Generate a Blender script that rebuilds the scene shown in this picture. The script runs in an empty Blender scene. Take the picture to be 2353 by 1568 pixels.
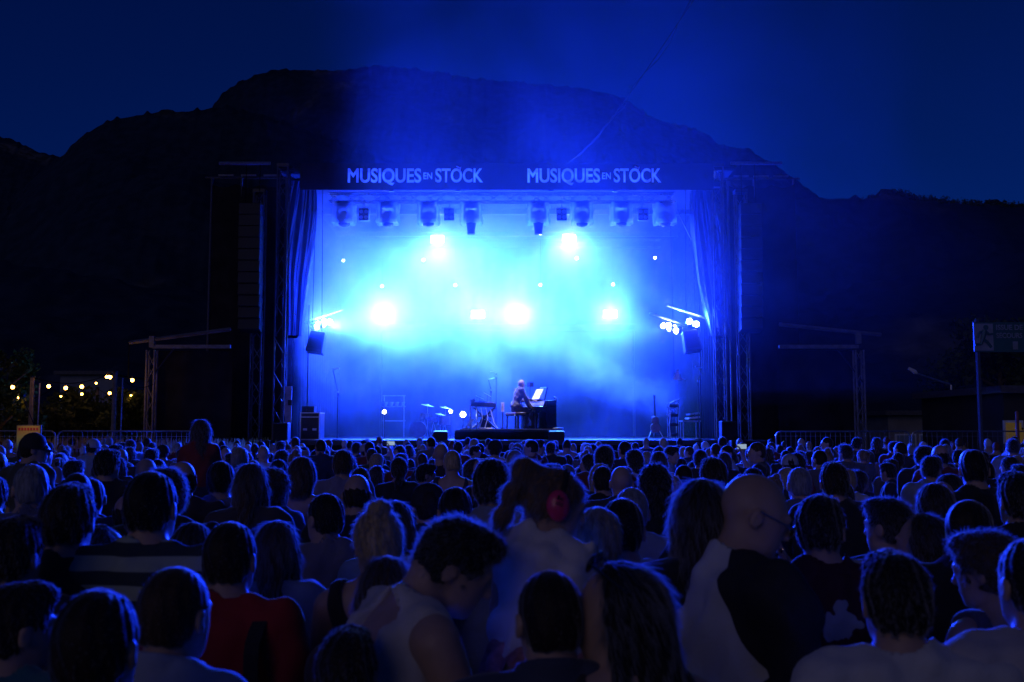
import bpy, bmesh, math, random
import numpy as np
from mathutils import Vector, Matrix, Euler

random.seed(7)
RNG = np.random.default_rng(11)
R = math.radians
SC = bpy.context.scene
COL = SC.collection

# ------------------------------------------------------------------ camera
CAM_H = 2.0
F_PX, CX, CY, HORIZON = 2287.5, 1176.5, 784.0, 984.0
TILT = math.atan((HORIZON - CY) / F_PX)
cam_data = bpy.data.cameras.new('camera')
cam = bpy.data.objects.new('camera', cam_data)
COL.objects.link(cam)
cam_data.sensor_width = 36.0
cam_data.lens = 36.0 * F_PX / 2353.0
cam_data.clip_start = 0.05
cam_data.clip_end = 20000
cam_data.dof.use_dof = True
cam_data.dof.focus_distance = 24.0
cam_data.dof.aperture_fstop = 4.5
cam.location = (0, 0, CAM_H)
cam.rotation_euler = (math.pi / 2 + TILT, 0, 0)
SC.camera = cam

# ------------------------------------------------------------------ dusk sky
SUN_EL, SUN_AZ = R(20), R(205)          # shared by sky and warm fill: low behind the camera, to its left
world = bpy.data.worlds.new('World')
SC.world = world
world.use_nodes = True
wn = world.node_tree.nodes
wl = world.node_tree.links
bg = wn['Background']
sky = wn.new('ShaderNodeTexSky')
sky.sky_type = 'NISHITA'
sky.sun_disc = False
sky.sun_elevation = SUN_EL
sky.sun_rotation = SUN_AZ
sky.altitude = 500
sky.air_density = 1.0
sky.dust_density = 0.2
sky.ozone_density = 4.0
tint = wn.new('ShaderNodeMix')
tint.data_type = 'RGBA'
tint.blend_type = 'MULTIPLY'
tint.inputs['Factor'].default_value = 1.0
wl.new(sky.outputs['Color'], tint.inputs['A'])
tint.inputs['B'].default_value = (0.015, 0.19, 1.0, 1)     # even cold cast of the night exposure
wl.new(tint.outputs['Result'], bg.inputs['Color'])
bg.inputs['Strength'].default_value = 0.0155

warm_fill_data = bpy.data.lights.new('warm_fill', 'SUN')  # added warm fill, stands in for unseen lamps behind the camera
warm_fill_data.energy = 0.085
warm_fill_data.angle = R(40)
warm_fill_data.color = (1.0, 0.76, 0.66)
warm_fill = bpy.data.objects.new('warm_fill', warm_fill_data)
COL.objects.link(warm_fill)
FILL_DIR = Vector((math.sin(SUN_AZ) * math.cos(SUN_EL), math.cos(SUN_AZ) * math.cos(SUN_EL), math.sin(SUN_EL)))
warm_fill.rotation_euler = FILL_DIR.to_track_quat('Z', 'Y').to_euler()
warm_fill.location = (-10, -20, 30)

vs = SC.view_settings
vs.view_transform = 'Standard'
vs.look = 'None'
vs.exposure = 0.0
vs.gamma = 1.0
vs.use_curve_mapping = False
cy = SC.cycles
cy.use_denoising = True
cy.adaptive_threshold = 0.015
cy.max_bounces = 8
cy.diffuse_bounces = 3
cy.glossy_bounces = 2
cy.transmission_bounces = 4
cy.transparent_max_bounces = 12
cy.volume_bounces = 1
cy.caustics_reflective = False
cy.caustics_refractive = False
cy.sample_clamp_indirect = 6.0
cy.volume_step_rate = 1.0
cy.volume_max_steps = 96
SC.render.film_transparent = False

# ------------------------------------------------------------------ helpers
def at(u, v, Y):
    """world point at depth Y for a place measured in the photograph (2353 x 1568)."""
    a, b = (u - CX) / F_PX, -(v - CY) / F_PX
    d = Vector((a, math.cos(TILT) - b * math.sin(TILT), math.sin(TILT) + b * math.cos(TILT)))
    return Vector((0, 0, CAM_H)) + d * (Y / d.y)

def tag(o, label=None, cat=None, group=None, kind=None):
    if label: o['label'] = label
    if cat: o['category'] = cat
    if group: o['group'] = group
    if kind: o['kind'] = kind
    return o

def empty(name, loc=(0, 0, 0), rz=0.0):
    o = bpy.data.objects.new(name, None)
    o.empty_display_size = 0.1
    o.location = loc
    o.rotation_euler = (0, 0, rz)
    COL.objects.link(o)
    return o

def thing(name, label, cat, loc=(0, 0, 0), rz=0.0, group=None):
    return tag(empty(name, loc, rz), label, cat, group)

def link(name, mesh, parent=None, mat=None):
    o = bpy.data.objects.new(name, mesh)
    COL.objects.link(o)
    if parent is not None: o.parent = parent
    if mat is not None and not mesh.materials: mesh.materials.append(mat)
    return o

def copy_tree(o, parent=None):
    c = o.copy()
    COL.objects.link(c)
    c.parent = parent
    for ch in list(o.children):
        copy_tree(ch, c)
    return c

class MB:
    """collects simple solids and links them as one mesh object"""
    def __init__(s): s.v = []; s.f = []
    def add(s, vs_, fs_):
        n = len(s.v); s.v.extend([tuple(p) for p in vs_]); s.f.extend([tuple(i + n for i in f) for f in fs_]); return s
    def box(s, c, size, rot=None, taper=1.0):
        x, y, z = size[0] / 2, size[1] / 2, size[2] / 2
        p = [Vector((sx * x * (taper if sz > 0 else 1), sy * y * (taper if sz > 0 else 1), sz * z)) for sz in (-1, 1) for sy in (-1, 1) for sx in (-1, 1)]
        if rot is not None:
            m = rot if isinstance(rot, Matrix) else Euler(rot).to_matrix()
            p = [m @ q for q in p]
        c = Vector(c)
        return s.add([q + c for q in p], [(0, 2, 3, 1), (4, 5, 7, 6), (0, 1, 5, 4), (2, 6, 7, 3), (0, 4, 6, 2), (1, 3, 7, 5)])
    def bar(s, a, b, r=0.02, r2=None, n=6, caps=True):
        a, b = Vector(a), Vector(b); d = b - a
        if d.length < 1e-6: return s
        r2 = r if r2 is None else r2
        q = d.to_track_quat('Z', 'Y').to_matrix()
        vv = []
        for p, rr in ((a, r), (b, r2)):
            for i in range(n):
                t = 2 * math.pi * i / n
                vv.append(p + q @ Vector((rr * math.cos(t), rr * math.sin(t), 0)))
        ff = [(i, (i + 1) % n, n + (i + 1) % n, n + i) for i in range(n)]
        if caps: ff += [tuple(range(n - 1, -1, -1)), tuple(range(n, 2 * n))]
        return s.add(vv, ff)
    def path(s, pts, r=0.01, n=5):
        for a, b in zip(pts[:-1], pts[1:]): s.bar(a, b, r, n=n)
        return s
    def lathe(s, prof, c=(0, 0, 0), n=16, axis=None):
        m = Vector(axis).to_track_quat('Z', 'Y').to_matrix() if axis is not None else Matrix.Identity(3)
        c = Vector(c); vv = []; ff = []
        for r, z in prof:
            for i in range(n):
                t = 2 * math.pi * i / n
                vv.append(c + m @ Vector((r * math.cos(t), r * math.sin(t), z)))
        for k in range(len(prof) - 1):
            for i in range(n):
                ff.append((k * n + i, k * n + (i + 1) % n, (k + 1) * n + (i + 1) % n, (k + 1) * n + i))
        ff.append(tuple(range(n - 1, -1, -1))); ff.append(tuple(range((len(prof) - 1) * n, len(prof) * n)))
        return s.add(vv, ff)
    def sphere(s, c, r, n=10, m=7, sc=(1, 1, 1)):
        vv = [Vector(c) + Vector((0, 0, r * sc[2]))]; ff = []
        for k in range(1, m):
            p = math.pi * k / m
            for i in range(n):
                t = 2 * math.pi * i / n
                vv.append(Vector(c) + Vector((r * sc[0] * math.sin(p) * math.cos(t), r * sc[1] * math.sin(p) * math.sin(t), r * sc[2] * math.cos(p))))
        vv.append(Vector(c) - Vector((0, 0, r * sc[2])))
        for i in range(n): ff.append((0, 1 + i, 1 + (i + 1) % n))
        for k in range(m - 2):
            for i in range(n):
                a = 1 + k * n
                ff.append((a + i, a + n + i, a + n + (i + 1) % n, a + (i + 1) % n))
        a = 1 + (m - 2) * n
        for i in range(n): ff.append((a + i, len(vv) - 1, a + (i + 1) % n))
        return s.add(vv, ff)
    def grid(s, fn, nu, nv):
        vv = [fn(i / nu, j / nv) for j in range(nv + 1) for i in range(nu + 1)]
        ff = [(j * (nu + 1) + i, j * (nu + 1) + i + 1, (j + 1) * (nu + 1) + i + 1, (j + 1) * (nu + 1) + i) for j in range(nv) for i in range(nu)]
        return s.add(vv, ff)
    def mesh(s, name):
        me = bpy.data.meshes.new(name); me.from_pydata(s.v, [], s.f); me.update(); return me
    def build(s, name, mat, parent=None, smooth=False, bevel=0.0, solid=0.0):
        me = s.mesh(name)
        if smooth: me.polygons.foreach_set('use_smooth', [True] * len(me.polygons))
        o = link(name, me, parent, mat)
        if bevel:
            b = o.modifiers.new('bevel', 'BEVEL'); b.width = bevel; b.segments = 2; b.limit_method = 'ANGLE'; b.angle_limit = R(40)
        if solid:
            b = o.modifiers.new('solid', 'SOLIDIFY'); b.thickness = solid
        return o

def nodes_of(m):
    m.use_nodes = True
    return m.node_tree.nodes, m.node_tree.links

def mat(name, col, rough=0.7, metal=0.0, vary=0.25, scale=8.0, bump=0.0, bscale=40.0, spec=0.5, obj_color=False, sheen=0.0, translucent=0.0):
    m = bpy.data.materials.new(name)
    n, l = nodes_of(m)
    p = n['Principled BSDF']
    p.inputs['Roughness'].default_value = rough
    p.inputs['Metallic'].default_value = metal
    p.inputs['Specular IOR Level'].default_value = spec
    if sheen:
        p.inputs['Sheen Weight'].default_value = sheen
        p.inputs['Sheen Roughness'].default_value = 0.4
    tc = n.new('ShaderNodeTexCoord')
    no = n.new('ShaderNodeTexNoise')
    no.inputs['Scale'].default_value = scale
    no.inputs['Detail'].default_value = 5
    l.new(tc.outputs['Object'], no.inputs['Vector'])
    mr = n.new('ShaderNodeMapRange')
    mr.inputs['From Min'].default_value = 0.3
    mr.inputs['From Max'].default_value = 0.7
    mr.inputs['To Min'].default_value = 1 - vary
    mr.inputs['To Max'].default_value = 1 + vary
    l.new(no.outputs['Fac'], mr.inputs['Value'])
    mx = n.new('ShaderNodeMix'); mx.data_type = 'RGBA'; mx.blend_type = 'MULTIPLY'
    mx.inputs['Factor'].default_value = 1
    if obj_color:
        oi = n.new('ShaderNodeObjectInfo'); l.new(oi.outputs['Color'], mx.inputs['A'])
    else:
        mx.inputs['A'].default_value = (*col, 1)
    l.new(mr.outputs['Result'], mx.inputs['B'])
    l.new(mx.outputs['Result'], p.inputs['Base Color'])
    if bump:
        nb = n.new('ShaderNodeTexNoise'); nb.inputs['Scale'].default_value = bscale; nb.inputs['Detail'].default_value = 4
        l.new(tc.outputs['Object'], nb.inputs['Vector'])
        b = n.new('ShaderNodeBump'); b.inputs['Strength'].default_value = bump; b.inputs['Distance'].default_value = 0.01
        l.new(nb.outputs['Fac'], b.inputs['Height']); l.new(b.outputs['Normal'], p.inputs['Normal'])
    if translucent:
        t = n.new('ShaderNodeBsdfTranslucent'); l.new(mx.outputs['Result'], t.inputs['Color'])
        ms = n.new('ShaderNodeMixShader'); ms.inputs['Fac'].default_value = translucent
        l.new(p.outputs['BSDF'], ms.inputs[1]); l.new(t.outputs['BSDF'], ms.inputs[2])
        l.new(ms.outputs['Shader'], n['Material Output'].inputs['Surface'])
    return m

def glow(name, col, strength):
    m = bpy.data.materials.new(name)
    n, l = nodes_of(m)
    n.remove(n['Principled BSDF'])
    e = n.new('ShaderNodeEmission'); e.inputs['Color'].default_value = (*col, 1); e.inputs['Strength'].default_value = strength
    l.new(e.outputs['Emission'], n['Material Output'].inputs['Surface'])
    return m

def spot(name, parent, loc, target, power, col, size=90, blend=1.0, radius=0.1):
    d = bpy.data.lights.new(name, 'SPOT')
    d.energy = power; d.color = col; d.spot_size = R(size); d.spot_blend = blend; d.shadow_soft_size = radius
    o = bpy.data.objects.new(name, d); COL.objects.link(o)
    if parent is not None: o.parent = parent
    o.location = loc
    dv = Vector(target) - Vector(loc)
    o.rotation_euler = dv.to_track_quat('-Z', 'Y').to_euler()
    return o

M = {}
M['black_metal'] = mat('black metal', (0.03, 0.03, 0.032), 0.45, 0.3, 0.2, 12)
M['steel'] = mat('galvanised steel', (0.42, 0.43, 0.45), 0.38, 0.9, 0.2, 20)
M['tower_metal'] = mat('dull tower metal', (0.10, 0.10, 0.11), 0.55, 0.5, 0.2, 15)
M['alu'] = mat('truss aluminium', (0.55, 0.56, 0.58), 0.35, 0.85, 0.15, 15)
M['black_cloth'] = mat('black stage cloth', (0.018, 0.018, 0.02), 0.95, 0, 0.4, 2, 0.3, 90, spec=.15)
M['drape'] = mat('stage drape', (0.10, 0.105, 0.125), 0.55, 0, 0.15, 3, 0.2, 60, translucent=0.3)
M['deck'] = mat('stage deck', (0.035, 0.034, 0.034), 0.5, 0, 0.3, 4)
M['white_plastic'] = mat('white plastic', (0.75, 0.75, 0.74), 0.5, 0, 0.05)
M['wood_grey'] = mat('weathered timber', (0.20, 0.16, 0.12), 0.8, 0, 0.35, 9, 0.4, 30)
M['cable'] = mat('black cable', (0.008, 0.008, 0.008), 0.95, spec=0.1)
M['lens_glass'] = mat('lens glass', (0.25, 0.3, 0.36), 0.08, 0.0, 0.05, spec=0.9)
M['piano_black'] = mat('piano lacquer', (0.012, 0.012, 0.014), 0.15, 0, 0.1, spec=0.7)
M['paper'] = mat('paper', (0.8, 0.79, 0.76), 0.8, 0, 0.05, 12)

# ------------------------------------------------------------------ ground and mountains
def ground_material():
    m = mat('trampled ground', (0.07, 0.065, 0.05), 0.95, 0, 0.4, 0.6, 0.5, 6)
    return m
MB().grid(lambda a, b: ((a - .5) * 9000, -300 + b * 9000, 0), 30, 30).build('ground', ground_material())['kind'] = 'structure'

def vnoise(x, y, seed=0):
    """cheap smooth value noise for numpy arrays"""
    xi, yi = np.floor(x).astype(int), np.floor(y).astype(int)
    xf, yf = x - xi, y - yi
    def h(a, b):
        n = (a * 374761393 + b * 668265263 + seed * 1442695) & 0x7fffffff
        n = ((n ^ (n >> 13)) * 1274126177) & 0x7fffffff
        return ((n ^ (n >> 16)) & 0xffff) / 65535.0
    u, v = xf * xf * (3 - 2 * xf), yf * yf * (3 - 2 * yf)
    return (h(xi, yi) * (1 - u) + h(xi + 1, yi) * u) * (1 - v) + (h(xi, yi + 1) * (1 - u) + h(xi + 1, yi + 1) * u) * v

def fbm(x, y, seed=0, o=5):
    t = 0; a = .5
    for k in range(o):
        t = t + a * vnoise(x, y, seed + k); x = x * 2.03; y = y * 2.03; a *= .5
    return t

def mountain_material():
    m = bpy.data.materials.new('forest and rock')
    n, l = nodes_of(m); p = n['Principled BSDF']; p.inputs['Roughness'].default_value = 1.0
    p.inputs['Specular IOR Level'].default_value = 0.1
    tc = n.new('ShaderNodeTexCoord')
    a = n.new('ShaderNodeTexNoise'); a.inputs['Scale'].default_value = 0.05; a.inputs['Detail'].default_value = 8
    l.new(tc.outputs['Object'], a.inputs['Vector'])
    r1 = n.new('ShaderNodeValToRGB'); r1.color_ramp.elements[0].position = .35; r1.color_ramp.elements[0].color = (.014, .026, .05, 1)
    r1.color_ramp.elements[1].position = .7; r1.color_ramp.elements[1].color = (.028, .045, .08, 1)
    l.new(a.outputs['Fac'], r1.inputs['Fac'])
    b = n.new('ShaderNodeTexNoise'); b.inputs['Scale'].default_value = 0.006; b.inputs['Detail'].default_value = 6
    l.new(tc.outputs['Object'], b.inputs['Vector'])
    r2 = n.new('ShaderNodeValToRGB'); r2.color_ramp.elements[0].position = .61; r2.color_ramp.elements[1].position = .70
    l.new(b.outputs['Fac'], r2.inputs['Fac'])
    mp = n.new('ShaderNodeMapping'); mp.inputs['Scale'].default_value = (.06, .06, .012); l.new(tc.outputs['Object'], mp.inputs['Vector'])
    rk = n.new('ShaderNodeTexNoise'); rk.inputs['Scale'].default_value = 1.0; rk.inputs['Detail'].default_value = 8; l.new(mp.outputs['Vector'], rk.inputs['Vector'])
    r3 = n.new('ShaderNodeValToRGB'); r3.color_ramp.elements[0].position = .4; r3.color_ramp.elements[0].color = (.05, .05, .05, 1); r3.color_ramp.elements[1].position = .65; r3.color_ramp.elements[1].color = (.14, .14, .15, 1)
    l.new(rk.outputs['Fac'], r3.inputs['Fac'])
    mx = n.new('ShaderNodeMix'); mx.data_type = 'RGBA'
    l.new(r2.outputs['Color'], mx.inputs['Factor']); l.new(r1.outputs['Color'], mx.inputs['A']); l.new(r3.outputs['Color'], mx.inputs['B'])
    l.new(mx.outputs['Result'], p.inputs['Base Color'])
    return m
M['mountain'] = mountain_material()

def ridge(name, D, pts, seed, depth=0.45, tree=5.0, cols=520, u0=None, u1=None):
    us = np.array([p[0] for p in pts], float); vs_ = np.array([p[1] for p in pts], float)
    u = np.linspace(us[0], us[-1], cols)
    v = np.interp(u, us, vs_)
    k = np.ones(5) / 5; v = np.convolve(np.pad(v, 2, 'edge'), k, 'valid')
    H = np.array([at(a, b, D).z for a, b in zip(u, v)]); X = np.array([at(a, 900, D).x for a in u])
    rows = 45
    V = []; F = []
    for j in range(rows + 1):
        t = j / rows * 1.25
        if t <= 1:
            y = D * (1 - depth + depth * t); h = H * (t ** 1.25)
        else:
            y = D * (1 + (t - 1) * 1.2); h = H * (1 - (t - 1) * 1.6)
        x = X * (y / D) ** 0.6
        damp = min(1, 4 * abs(t - 1))
        nz = (fbm(x / 260, np.full(cols, y / 200.), seed) - .5) * 0.35 * H * damp * min(1, t * 2)
        tr = (vnoise(x / 9.0, np.full(cols, y / 7.0), seed + 9) ** 2) * tree * (1.0 if t > .2 else 0)
        z = np.minimum(h + nz * (t <= 1), H * y / D * .985 if t < .97 else 1e9) + tr - 6
        V.append(np.stack([x, np.full(cols, y), z], 1))
    V = np.concatenate(V)
    for j in range(rows):
        for i in range(cols - 1):
            a = j * cols + i; F.append((a, a + 1, a + cols + 1, a + cols))
    me = bpy.data.meshes.new(name); me.from_pydata(V.tolist(), [], F); me.polygons.foreach_set('use_smooth', [True] * len(F)); me.update()
    o = link(name, me, None, M['mountain']); o['kind'] = 'structure'
    return o
ridge('mountain', 2600, [(-500, 250), (-200, 260), (0, 318), (60, 345), (110, 356), (200, 380), (420, 420), (700, 500)], 3, tree=9)
ridge('mountain', 2200, [(380, 420), (440, 300), (466, 250), (490, 214), (520, 192), (560, 174), (610, 158), (690, 157), (760, 159), (820, 153), (880, 149), (940, 153), (1000, 162), (1090, 178), (1180, 185), (1290, 195), (1380, 206), (1420, 214), (1450, 228), (1500, 262), (1550, 280), (1600, 290), (1635, 303), (1662, 328), (1700, 334), (1735, 340), (1765, 360), (1800, 378), (1840, 410), (1880, 436), (1950, 500), (2100, 600)], 5, tree=8, cols=640)
ridge('mountain', 1750, [(40, 420), (100, 368), (126, 350), (140, 330), (160, 312), (200, 285), (240, 268), (300, 258), (350, 252), (420, 249), (500, 240), (600, 262), (800, 330), (1000, 420)], 8, tree=7)
ridge('hill', 1000, [(1640, 470), (1780, 450), (1870, 442), (1930, 445), (1990, 449), (2015, 440), (2045, 432), (2075, 432), (2095, 444), (2130, 446), (2200, 455), (2353, 461), (2500, 452), (2800, 430)], 12, tree=7)
ridge('hill', 700, [(-500, 560), (-200, 570), (100, 600), (420, 660), (800, 740), (1300, 760), (1700, 700), (2000, 640), (2353, 560), (2800, 520)], 15, tree=6)

# leafy mass on the near ridge crest (trees that read as one wood)
def leaf_cloud(c, rx, ry, rz, n, size, rng):
    d = rng.normal(size=(n, 3)); d /= np.linalg.norm(d, axis=1)[:, None]
    rad = rng.random(n) ** 0.45
    p = c + d * rad[:, None] * np.array([rx, ry, rz])
    a = rng.normal(size=(n, 3)); a /= np.linalg.norm(a, axis=1)[:, None]
    b = np.cross(a, rng.normal(size=(n, 3))); b /= np.linalg.norm(b, axis=1)[:, None]
    s = size * (0.6 + 0.8 * rng.random(n))[:, None]
    V = np.stack([p - a * s, p + b * s * .6, p + a * s, p - b * s * .6], 1).reshape(-1, 3)
    return V
def quads(V, name, m, parent=None):
    n = len(V) // 4
    me = bpy.data.meshes.new(name)
    me.vertices.add(len(V)); me.vertices.foreach_set('co', np.ascontiguousarray(V, dtype=np.float32).ravel())
    me.loops.add(n * 4); me.loops.foreach_set('vertex_index', np.arange(n * 4, dtype=np.int32))
    me.polygons.add(n); me.polygons.foreach_set('loop_start', np.arange(0, n * 4, 4, dtype=np.int32))
    me.update(calc_edges=True)
    return link(name, me, parent, m)
M['foliage'] = mat('foliage', (0.06, 0.09, 0.025), 0.7, 0, 0.5, 1.5, translucent=0.25)
M['bark'] = mat('bark', (0.09, 0.07, 0.05), 0.9, 0, 0.4, 6, 0.5, 20)
V = []
rg = np.random.default_rng(5)
for k in range(150):
    u = 1985 + 380 * (k / 150) + rg.normal() * 6
    base = np.interp(u, [1985, 2015, 2045, 2075, 2095, 2130, 2200, 2353, 2400], [449, 440, 432, 432, 444, 446, 455, 461, 460])
    p = np.array(at(u, base + 2, 995.)) - np.array([0, 0, 7.]); h = rg.uniform(3, 9) * (1.5 if 2090 < u < 2110 else 1)
    V.append(leaf_cloud(p, h * .4, 3, h, 60, 1.1, rg))
tag(quads(np.concatenate(V), 'ridge_wood', M['foliage']), 'dark wood of trees along the crest of the near hill on the right', 'wood', kind='stuff')

def tree(label, base, h, rx, leaves, size, seed, group=None):
    rg = np.random.default_rng(seed)
    t = thing('leafy_tree', label, 'tree', base, 0, group)
    m = MB(); limbs = []
    top = Vector((0.1, 0, h * .7)); m.bar((0, 0, -.1), top * .5, h * .03, h * .022, 8); m.bar(top * .5, top, h * .022, h * .008, 8)
    for k in range(9):
        s = Vector((0.05, 0, h * (.3 + .045 * k))); a = k * 2.4
        e = s + Vector((math.cos(a) * rx * .7, math.sin(a) * rx * .7, h * .16)); m.bar(s, e, h * .012, h * .004, 6); limbs.append(e)
    m.build('trunk', M['bark'], t)
    V = [leaf_cloud(np.array(e) + rg.normal(size=3) * .25, rx * .42, rx * .42, h * .12, leaves // 14, size, rg) for e in limbs]
    for k in range(7):
        V.append(leaf_cloud(np.array([rg.normal() * rx * .3, rg.normal() * rx * .3, h * rg.uniform(.55, .92)]), rx * .4, rx * .4, h * .11, leaves // 14, size, rg))
    quads(np.concatenate(V), 'crown', M['foliage'], t)
    return t
for i, (u, d, h, rx, lab) in enumerate([
        (118, 34, 3.3, 1.5, 'round green tree lit by the festoon bulbs behind the left pole'),
        (205, 36, 3.0, 1.6, 'low bushy tree between the two festoon poles'),
        (330, 35, 3.6, 1.5, 'dark leafy tree beside the pale truss leg on the left'),
        (-6, 30, 4.6, 1.1, 'tall dark tree at the left edge of the picture'),
        (20, 38, 2.8, 1.6, 'low dark tree at the far left under the lamps'),
        (2300, 60, 9.0, 4.0, 'tall dark tree behind the exit sign on the right')]):
    p = at(u, 984, d); tree(lab, (p.x, d, 0), h, rx, 3600, .085 if d < 50 else .2, 20 + i, 'trees around the field')

# ------------------------------------------------------------------ stage
SF = 29.0          # front edge of the stage
SX = -0.18         # its centre line
DZ = 1.65          # deck height
t = thing('stage', 'large open air concert stage with black roof and deck under blue light', 'stage', (SX, SF, 0))
MB().box((0, 5.5, DZ - .07), (15.2, 11, .14)).build('deck', M['deck'], t)
for sx in (-1, 1):
    for y in (.4, 5, 9.6):
        MB().bar((sx * 7.2, y, 0), (sx * 7.2, y, DZ - .15), .05).build('deck_leg', M['steel'], t)
MB().grid(lambda a, b: (-7.6 + 15.2 * a, -.03 + .03 * math.sin(a * 240) + .02 * math.sin(a * 97), (DZ - .145) * b + .002), 240, 3).build('skirt', M['black_cloth'], t, smooth=True)
MB().box((0, 5.65, 9.70), (13.6, 11.2, .10)).build('roof', M['black_cloth'], t)
for y in (1.5, 5.5, 9.5):
    MB().box((0, y, 9.56), (13.4, .18, .16)).build('roof_beam', M['black_metal'], t)
M['backdrop'] = mat('black velvet', (.006, .006, .007), .95, 0, .3, 3, spec=.1)
# backdrop and side masking, hung in folds
MB().grid(lambda a, b: (-6.9 + 13.8 * a, 10.6 + .02 * math.sin(a * 150) + .03 * math.sin(a * 31 + b), DZ + .02 + 7.9 * b), 260, 4).build('backdrop', M['backdrop'], t, smooth=True)
for sx in (-1, 1):
    MB().grid(lambda a, b: (sx * (6.75 + .10 * math.sin(a * 120)), 2.6 + 8 * a, DZ + .02 + 7.9 * b), 160, 4).build('side_masking', M['backdrop'], t, smooth=True)

# pale side drapes drawn back at each side of the opening
def drape(label, x_top, x_mid, x_bot, z0, z1, sx, seed):
    d = thing('side_drape', label, 'drape', (SX, SF, 0), 0, 'pale drapes at the stage opening')
    rg = np.random.default_rng(seed); ph = rg.random(4) * 6
    def fn(a, b):
        s = 1 - b                     # 0 at top, 1 at foot
        xc = x_top + (x_mid - x_top) * min(1, s / .6) + (x_bot - x_mid) * max(0, (s - .6) / .4)
        w = .34 + .22 * math.sin(math.pi * min(1, s * 1.1)) * (1 - .5 * s)
        fold = .10 * math.sin(a * 21 + ph[0] + s * 1.2) + .06 * math.sin(a * 47 + ph[1] - s * 2) + .02 * math.sin(a * 90 + s * 9)
        return (xc + (a - .5) * 2 * w + .03 * math.sin(s * 7 + ph[2]), .75 + fold, z0 + (z1 - z0) * b)
    MB().grid(fn, 120, 40).build('cloth', M['drape'], d, smooth=True)
    MB().bar((x_top - .5, .75, z1 + .03), (x_top + .5, .75, z1 + .03), .03).build('rail', M['black_metal'], d)
    MB().bar((x_bot - .2, .74, z0 - .02), (x_bot + .2, .74, z0 - .02), .05).build('tieback', M['black_cloth'], d)
drape('long pale drape hanging in folds at the left side of the stage opening', -6.15, -6.35, -6.45, 4.75, 9.5, -1, 1)
drape('long pale drape swept aside at the right side of the stage opening', 6.0, 6.2, 6.45, 4.75, 9.2, 1, 2)

# ------------------------------------------------------------------ lettered banner over the opening, the letters let in as pale cloth
BAN_Z0, BAN_Z1 = 9.02, 9.82
M['banner'] = mat('banner mesh', (0.018, 0.018, 0.03), 0.8, 0, 0.15, 2, translucent=0.2)
M['banner_letter'] = mat('banner letter cloth', (0.85, 0.87, 0.9), 0.7, 0, 0.08, 4, translucent=0.6)
def text_curve(body, size, bold=0.0, sx=1.0, spacing=1.0):
    c = bpy.data.curves.new('lettering', 'FONT')
    c.body = body; c.size = size; c.offset = bold; c.space_character = spacing
    c.align_x = 'LEFT'; c.resolution_u = 4
    return c
def text_mesh(body, size, bold=0.0):
    c = text_curve(body, size, bold)
    o = bpy.data.objects.new('lettering', c); COL.objects.link(o)
    bpy.context.view_layer.update()
    dg = bpy.context.evaluated_depsgraph_get()
    me = bpy.data.meshes.new_from_object(o.evaluated_get(dg))
    bpy.data.objects.remove(o); bpy.data.curves.remove(c)
    return me
def fit_text(body, x0, x1, z0, z1, bold):
    me = text_mesh(body, 1.0, bold)
    co = np.empty(len(me.vertices) * 3); me.vertices.foreach_get('co', co); co = co.reshape(-1, 3)
    mn, mxx = co.min(0), co.max(0)
    if 'Q' in body: mn[1] = 0.0           # the tail of the Q hangs below the line
    x = x0 + (co[:, 0] - mn[0]) / (mxx[0] - mn[0]) * (x1 - x0)
    z = z0 + (co[:, 1] - mn[1]) / (mxx[1] - mn[1]) * (z1 - z0)
    me.vertices.foreach_set('co', np.stack([x, np.zeros(len(x)), z], 1).ravel()); me.update()
    return me
ban = thing('stage_banner', 'dark banner across the stage top lettered in pale capitals', 'banner', (SX, SF - .05, 0))
BH = BAN_Z1 - BAN_Z0
cloth = MB().box((.025, 0, (BAN_Z0 + BAN_Z1) / 2), (12.25, .006, BH)).build('cloth', M['banner'], ban)
M['banner_letter'] = mat('banner letter cloth', (0.80, 0.85, 0.9), 0.7, 0, 0.12, 3, translucent=0.45)
cutters = []
def letter_cut(me):
    """the outline pushed through the cloth, to let the pale letter cloth in"""
    bm = bmesh.new(); bm.from_mesh(me); bmesh.ops.remove_doubles(bm, verts=bm.verts, dist=1e-4)
    r = bmesh.ops.extrude_face_region(bm, geom=bm.faces[:]); vv = [e for e in r['geom'] if isinstance(e, bmesh.types.BMVert)]
    bmesh.ops.translate(bm, verts=vv, vec=(0, .1, 0)); bmesh.ops.translate(bm, verts=bm.verts, vec=(0, -.05, 0)); bmesh.ops.recalc_face_normals(bm, faces=bm.faces)
    c = bpy.data.meshes.new('cut'); bm.to_mesh(c); bm.free(); cutters.append(link('cut', c, ban))
for (u0, u1) in ((799, 1110), (1212, 1519)):
    k = (u1 - u0) / 311.0
    for body, a, b, v0, v1, bold in (('MUSIQUES', 0, 169, 419, 387, .025), ('EN', 174, 194, 412, 397, .012), ('STOCK', 201, 311, 420, 387, .022)):
        p0, p1 = at(u0 + a * k, v0, SF - .05), at(u0 + b * k, v1, SF - .05)
        me = fit_text(body, p0.x - SX, p1.x - SX, p0.z, p1.z, bold)
        letter_cut(me)
        link('lettering', me, ban, M['banner_letter'])
    p = at(u0 + 254 * k, 386, SF - .05)
    m_ = MB().box((p.x - SX, -.006, p.z + .02), (.12, .004, .04), (0, R(25), 0)).box((p.x - SX + .065, -.006, p.z - .02), (.035, .004, .10), (0, R(12), 0)).build('lettering', M['banner_letter'], ban)
bpy.context.view_layer.update()
for c in cutters:
    md = cloth.modifiers.new('cut', 'BOOLEAN'); md.object = c; md.operation = 'DIFFERENCE'; md.solver = 'EXACT'; md.use_self = True
bpy.context.view_layer.update()
cut_me = bpy.data.meshes.new_from_object(cloth.evaluated_get(bpy.context.evaluated_depsgraph_get()))
cloth.modifiers.clear(); cloth.data = cut_me
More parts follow.
